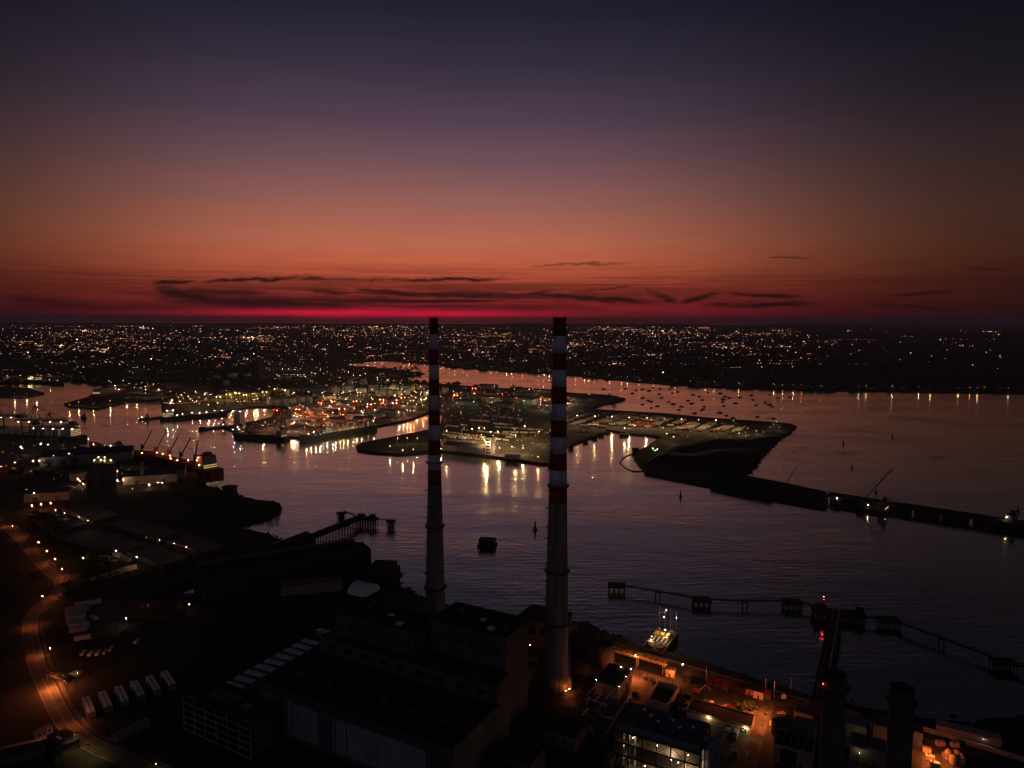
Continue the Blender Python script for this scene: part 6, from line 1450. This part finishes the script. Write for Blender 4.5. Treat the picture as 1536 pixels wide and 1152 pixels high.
lamp_field(scat(50, [(430,590),(500,578),(640,576),(660,592),(640,604),(560,604),(440,604)]), ('warm','warm','white','yellow'), 12, R3, 'in the oil terminal', watts=6500)
lamp_field(scat(50, [(350,645),(420,625),(440,606),(640,603),(655,618),(620,632),(560,638),(455,655)], 4), ('sodium','warm','warm','white','sodium','yellow'), 14, R3, 'in the container terminal', watts=6500)
lamp_field(scat(26, [(245,600),(345,585),(410,592),(400,606),(345,612),(300,608)], 4), ('yellow','warm','yellow'), 14, R3, 'behind the inner dock')
lamp_field(scat(18, [(400,556),(520,552),(630,562),(600,572),(520,575),(420,575)], 4), ('warm','white'), 14, (.5,.6,.75), 'on the land below the lagoon')
lamp_field([(411+i*5.0, 562.5-i*.02) for i in range(10)]+[(415+i*9, 553.5) for i in range(6)], ('warm','white'), 12, (.5,.6), 'in the straight string left of the lagoon')
lamp_field([(661.5,672.5),(667,668),(673,668.5),(679,669),(685,671.5),(690,671),(697,669.5),(710,673.5),(716,671),(721,671.5)], ('warm','yellow'), 6, (.42,.5), 'along the long quay building', watts=2200)
lamp_field([(749.5,671.5),(768,670),(784.5,672)], ('warm','spill'), 10, (.36,.45), 'on the open quay before the wide chimney', watts=9000)
lamp_field([(807,685)], ('sodium',), 8, (.5,), 'at the terminal corner')
lamp_field([(596,657),(611,657),(626,657),(604,675),(585,669),(620,674)], ('warm',), 9, (.35,.42), 'on the left tip of the trailer terminal', watts=2500)
lamp_field(scat(26, [(660,582),(740,588),(870,600),(850,612),(700,604),(664,600)], 4), ('warm','white','sodium','green'), 12, (.35,.45,.55), 'at the back of the trailer terminal')
lamp_field([(772,583.5),(794,584),(809.5,585.5),(742,579)], ('warm',), 12, (.6,.75), 'on the bay shore between the chimneys')
lamp_field([(847,596.5),(852,596.6),(861,597.2),(868,598),(884,592),(937,642),(1010.5,654.5),(1000,650)], ('white','warm'), 12, (.36,.5), 'right of the wide chimney')
lamp_field([(1169.5,640.5),(1155,640),(1135,646),(1118,648),(1145,647.5),(1160,635.5),(1165,632)], ('warm','white'), 6, (.16,.22), 'at the far tip of the spoil ground', watts=1200)
lamp_field([(840+i*26, 622+i*.9) for i in range(11)], ('warm','yellow'), 20, (.42,.5), 'over the rows of parked trailers', watts=16000)
lamp_field(scat(12, [(655,645),(740,632),(815,642),(800,660),(700,668)], 9), ('warm','yellow'), 20, (.55,.65), 'over the middle trailer terminal', watts=22000)
lamp_field(scat(22, [(0,560),(100,562),(200,572),(320,588),(250,600),(185,582),(90,569),(0,573)], 3.5), ('warm','white','yellow','sodium'), 12, (.5,.7,.85), 'along the upper left shore')
lamp_field([(104,607),(118,603),(140,605),(165,601),(190,597),(205,596),(22,590),(40,590),(55,592)], ('warm','yellow'), 8, (.2,.3), 'on the low piers at the upper left', watts=2000)
lamp_field([(459+i*6.4+rn.uniform(-2,2), 655-i*1.15+rn.uniform(-1.5,.5)) for i in range(14)], ('white','warm','yellow'), 9, (.15,.22,.30), 'in the string along the long dark ship', watts=1100)
# sea front promenade across the bay
prom = []
for a, b in zip(north_shore, north_shore[1:]):
    n = max(1, int((b-a).length/24))
    for k in range(n):
        q = a.lerp(b, k/n); prom.append(pix(Vector((q.x, q.y+18+rn.uniform(-6, 14), 14))))
prom = [p for p in prom if -20 < p[0] < 1560]
prom = sorted(p for p in prom if rn.random() < .62)
for k, (px, py) in enumerate(prom):
    kd = rn.choice(('warm','sodium','warm','yellow')); o = far_lamp(px, py, kd, 11, rn.choice((.28,.36,.45)), '%s lamp on the sea front across the bay, %s from the left' % ({'warm':'warm white','sodium':'orange','yellow':'yellow'}[kd], nth(k+1)), 'lamps on the sea front', watts=700)
    o.name = 'promenade_lamp'; o['category'] = 'street lamp'
# lit square of the yellow fence line on the spoil ground: small bollard lights
lamp_field([(1020+i*4.2, 652.5+i*.26) for i in range(14)]+[(1088+i*4, 655.8) for i in range(5)], ('white',), 2, (.07,), 'in the low dotted line behind the spoil mound', watts=0)

# ---------------------------------------------------------------- the city
def city_block(px, py, L, Wd, H, k, lit, label):
    p = P(px, py, 3); t = thing('city_building', label, 'building', p, rad(rn.choice((-20, 5, 30))), 'dark city buildings'); MB().box(-L/2, L/2, -Wd/2, Wd/2, 0, H).build('wall', M['shed' if k % 3 else 'brick'], t); MB().box(-L/2-.4, L/2+.4, -Wd/2-.4, Wd/2+.4, H+.003, H+.8).build('roof', M['bitumen'], t)
    if lit:
        for i in range(lit): x = rn.uniform(-L*.45, L*.4); z = 3*rn.randint(1, max(1, int(H/3)-1)); MB().box(x, x+2.2, -Wd/2-.1, -Wd/2-.02, z, z+1.5).build('lit_window', E_['win'], t)
spec = [(384.5,572,24,24,62,0,'tall dark square tower rising over the port lights'),(411,571,14,14,48,1,'slim dark tower right of the tall square tower'),(205,563,60,30,24,3,'large dark block standing at the left behind the ferry pier'),(220,560,50,30,28,4,'taller dark block right of the large one at the left'),(360,553,60,30,26,9,'pale lit office block above the inner dock')]
for k, (px, py, L, Wd, H, lit, lab) in enumerate(spec): city_block(px, py, L, Wd, H, k, lit, lab)
pts = sorted([(rn.uniform(0, 500), rn.uniform(520, 560)) for _ in range(64)])
for k, (px, py) in enumerate(pts): city_block(px, py, rn.uniform(30, 80), rn.uniform(20, 40), rn.uniform(9, 30), k, rn.randint(1, 4), 'dark city building with a few lit windows on the left, %s from the left' % nth(k+1))
# roofs and tree lines too far off to count, and the far lights
hb = MB(); rn = random.Random(77)
for k in range(5200):
    px = rn.uniform(-40, 1580); py = 489+ (rn.random()**1.3)*(96 if px > 700 else 84); p = P(px, py, 3)
    if not inside(p, main) or p.y < 2000: continue
    L, Wd, H = rn.uniform(9, 40), rn.uniform(8, 14), rn.uniform(5, 10); a = rn.uniform(0, PI); c, s = math.cos(a), math.sin(a)
    i0 = len(hb.v); hb.box(-L/2, L/2, -Wd/2, Wd/2, 2.5, 3+H)
    for i in range(i0, len(hb.v)): x, y, z = hb.v[i]; hb.v[i] = (p.x+x*c-y*s, p.y+x*s+y*c, z)
tag(hb.build('houses', M['wall']), 'sprawl of dark low houses across the far city', None, None, 'stuff')
tl = MB()
for k in range(2600):
    px = rn.uniform(-40, 1580); py = 492+(rn.random()**1.2)*92; p = P(px, py, 3)
    if not inside(p, main) or p.y < 2100: continue
    for j in range(4): r = rn.uniform(4, 9); tl.ico((p.x+rn.gauss(0, 14), p.y+rn.gauss(0, 5), 3+r*.6), r, rn.uniform(1, 1.8), 1, .8)
tag(tl.build('woods', M['leaf']), 'dark tree cover between the houses of the far city', None, None, 'stuff')
CLM = [emis('city_light_'+n, c, s, False) for n, c, s in (('amber', (1,.44,.18), 4.2), ('orange', (1,.30,.11), 3.6), ('white', (1,.70,.48), 4.8), ('pale', (1,.54,.31), 2.4), ('red', (1,.08,.06), 5), ('bright', (1,.60,.35), 15), ('blue', (.15,.2,1), 7), ('dim', (1,.46,.27), 1.6))]
cb = MB(); W8 = (20, 18, 9, 28, 4, 3, .3, 46)
def dens(px, py):
    d = 1.0
    if px > 1000: d *= max(.16, 1-(px-1000)/330)
    if py < 500+(px-768)*.0043: d *= 1.5 if 820 < px < 1110 else .6
    if px < 700 and py > 520: d *= 1.25
    if 510 < py < 545 and 480 < px < 700: d *= .6
    if py > 548 and px > 700: d *= .55
    return d*(.55+.9*max(0, math.sin(px*.021+py*.13)*math.sin(px*.009-py*.31+2)))
def put(px, py):
    p = P(px, py, 9)
    if p.y < 1900 or not inside(p, main): return
    D = p.length; mi = rn.choices(range(8), W8)[0]; r = D*rn.choice((.0001, .00012, .00014, .00018, .00022, .0003, .00042))
    if px > 1130 and mi in (2, 5): mi = 0
    cb.m = mi; cb.ico((p.x, p.y, 6+r), r, rn.choice((1, 1, 1.5, 2.2)), 1, 1)
n_ = 0
while n_ < 2600:
    px = rn.uniform(-20, 1556); py = 490 + (px-768)*.0043 + abs(rn.gauss(0, 1))*38
    if py > 588 or rn.random() > dens(px, py): continue
    put(px, py); n_ += 1
for k in range(95):   # brighter districts
    cx, cy = rn.uniform(0, 1240), 491+rn.random()**1.5*62
    sx, sy, n = rn.uniform(4, 22), rn.uniform(.5, 2.4), rn.randint(8, 34)
    if cx > 1000 and rn.random() < .5: continue
    for j in range(n): put(rn.gauss(cx, sx), max(489.5+(cx-768)*.0043, rn.gauss(cy, sy)))
for k in range(190):   # lit roads: strings of equally spaced lamps
    px = rn.uniform(0, 1500); py = 491+(px-768)*.0043+rn.random()**1.3*60
    if rn.random() > dens(px, py): continue
    p = P(px, py, 9); a = rn.uniform(-.5, .5) if rn.random() < .75 else rn.uniform(0, PI); st_ = p.y*.0042; n = rn.randint(5, 16)
    for j in range(n):
        q = p+Vector((math.cos(a), math.sin(a), 0))*st_*j; put(*pix(q))
PWL = MB()
for poly_, n in (([(430,585),(500,574),(650,574),(662,592),(655,618),(620,632),(560,638),(455,657),(350,645),(420,625),(430,605)], 760), ([(250,600),(345,585),(420,575),(430,600),(345,614),(300,608)], 140), ([(400,550),(520,548),(635,558),(600,572),(420,578)], 130), ([(660,580),(760,586),(880,600),(850,615),(760,618),(664,640)], 240), ([(664,640),(760,618),(830,640),(815,690),(720,680),(664,672)], 150), ([(885,620),(940,622),(1160,642),(1130,655),(1010,656),(985,650),(940,645)], 110), ([(0,560),(100,562),(240,575),(320,588),(250,600),(185,582),(90,569),(0,573)], 90), ([(0,640),(100,640),(180,690),(290,712),(240,730),(120,735),(0,700)], 90)):
    pv_ = [Vector((*q, 0)) for q in poly_]; xs_ = [q[0] for q in poly_]; ys_ = [q[1] for q in poly_]; c = 0
    while c < n:
        x, y = rn.uniform(min(xs_), max(xs_)), rn.uniform(min(ys_), max(ys_))
        if not inside(Vector((x, y, 0)), pv_): continue
        c += 1; p = P(x, y, 5)
        if not (inside(p, main) or inside(p, near)): continue
        D = p.length; r = D*rn.choice((.00014, .0002, .00026, .00034)); PWL.m = rn.choices((0,1,2,3,4,5,7), (30,22,12,20,4,8,14))[0]; PWL.ico((p.x, p.y, rn.uniform(4, 9)), r)
tag(PWL.build('work_lights', CLM), 'countless small warm working lights across the port yards', None, None, 'stuff')
tag(cb.build('city_lights', CLM), 'thousands of small warm lights scattered over the far city', None, None, 'stuff')
# ---------------------------------------------------------------- evening haze
hz_ = MB(); hz_.box(-38000, 38000, -3200, 31000, -3.2, 262)
HM = bpy.data.materials.new('haze'); HM.use_nodes = True; ht = HM.node_tree; ht.nodes.clear()
pv = ht.nodes.new('ShaderNodeVolumePrincipled'); ho = ht.nodes.new('ShaderNodeOutputMaterial')
pv.inputs['Color'].default_value = (.80, .78, .88, 1); pv.inputs['Density'].default_value = 4.2e-5; pv.inputs['Anisotropy'].default_value = .2
ht.links.new(pv.outputs[0], ho.inputs['Volume'])
tag(hz_.build('haze', HM), None, None, None, 'stuff')
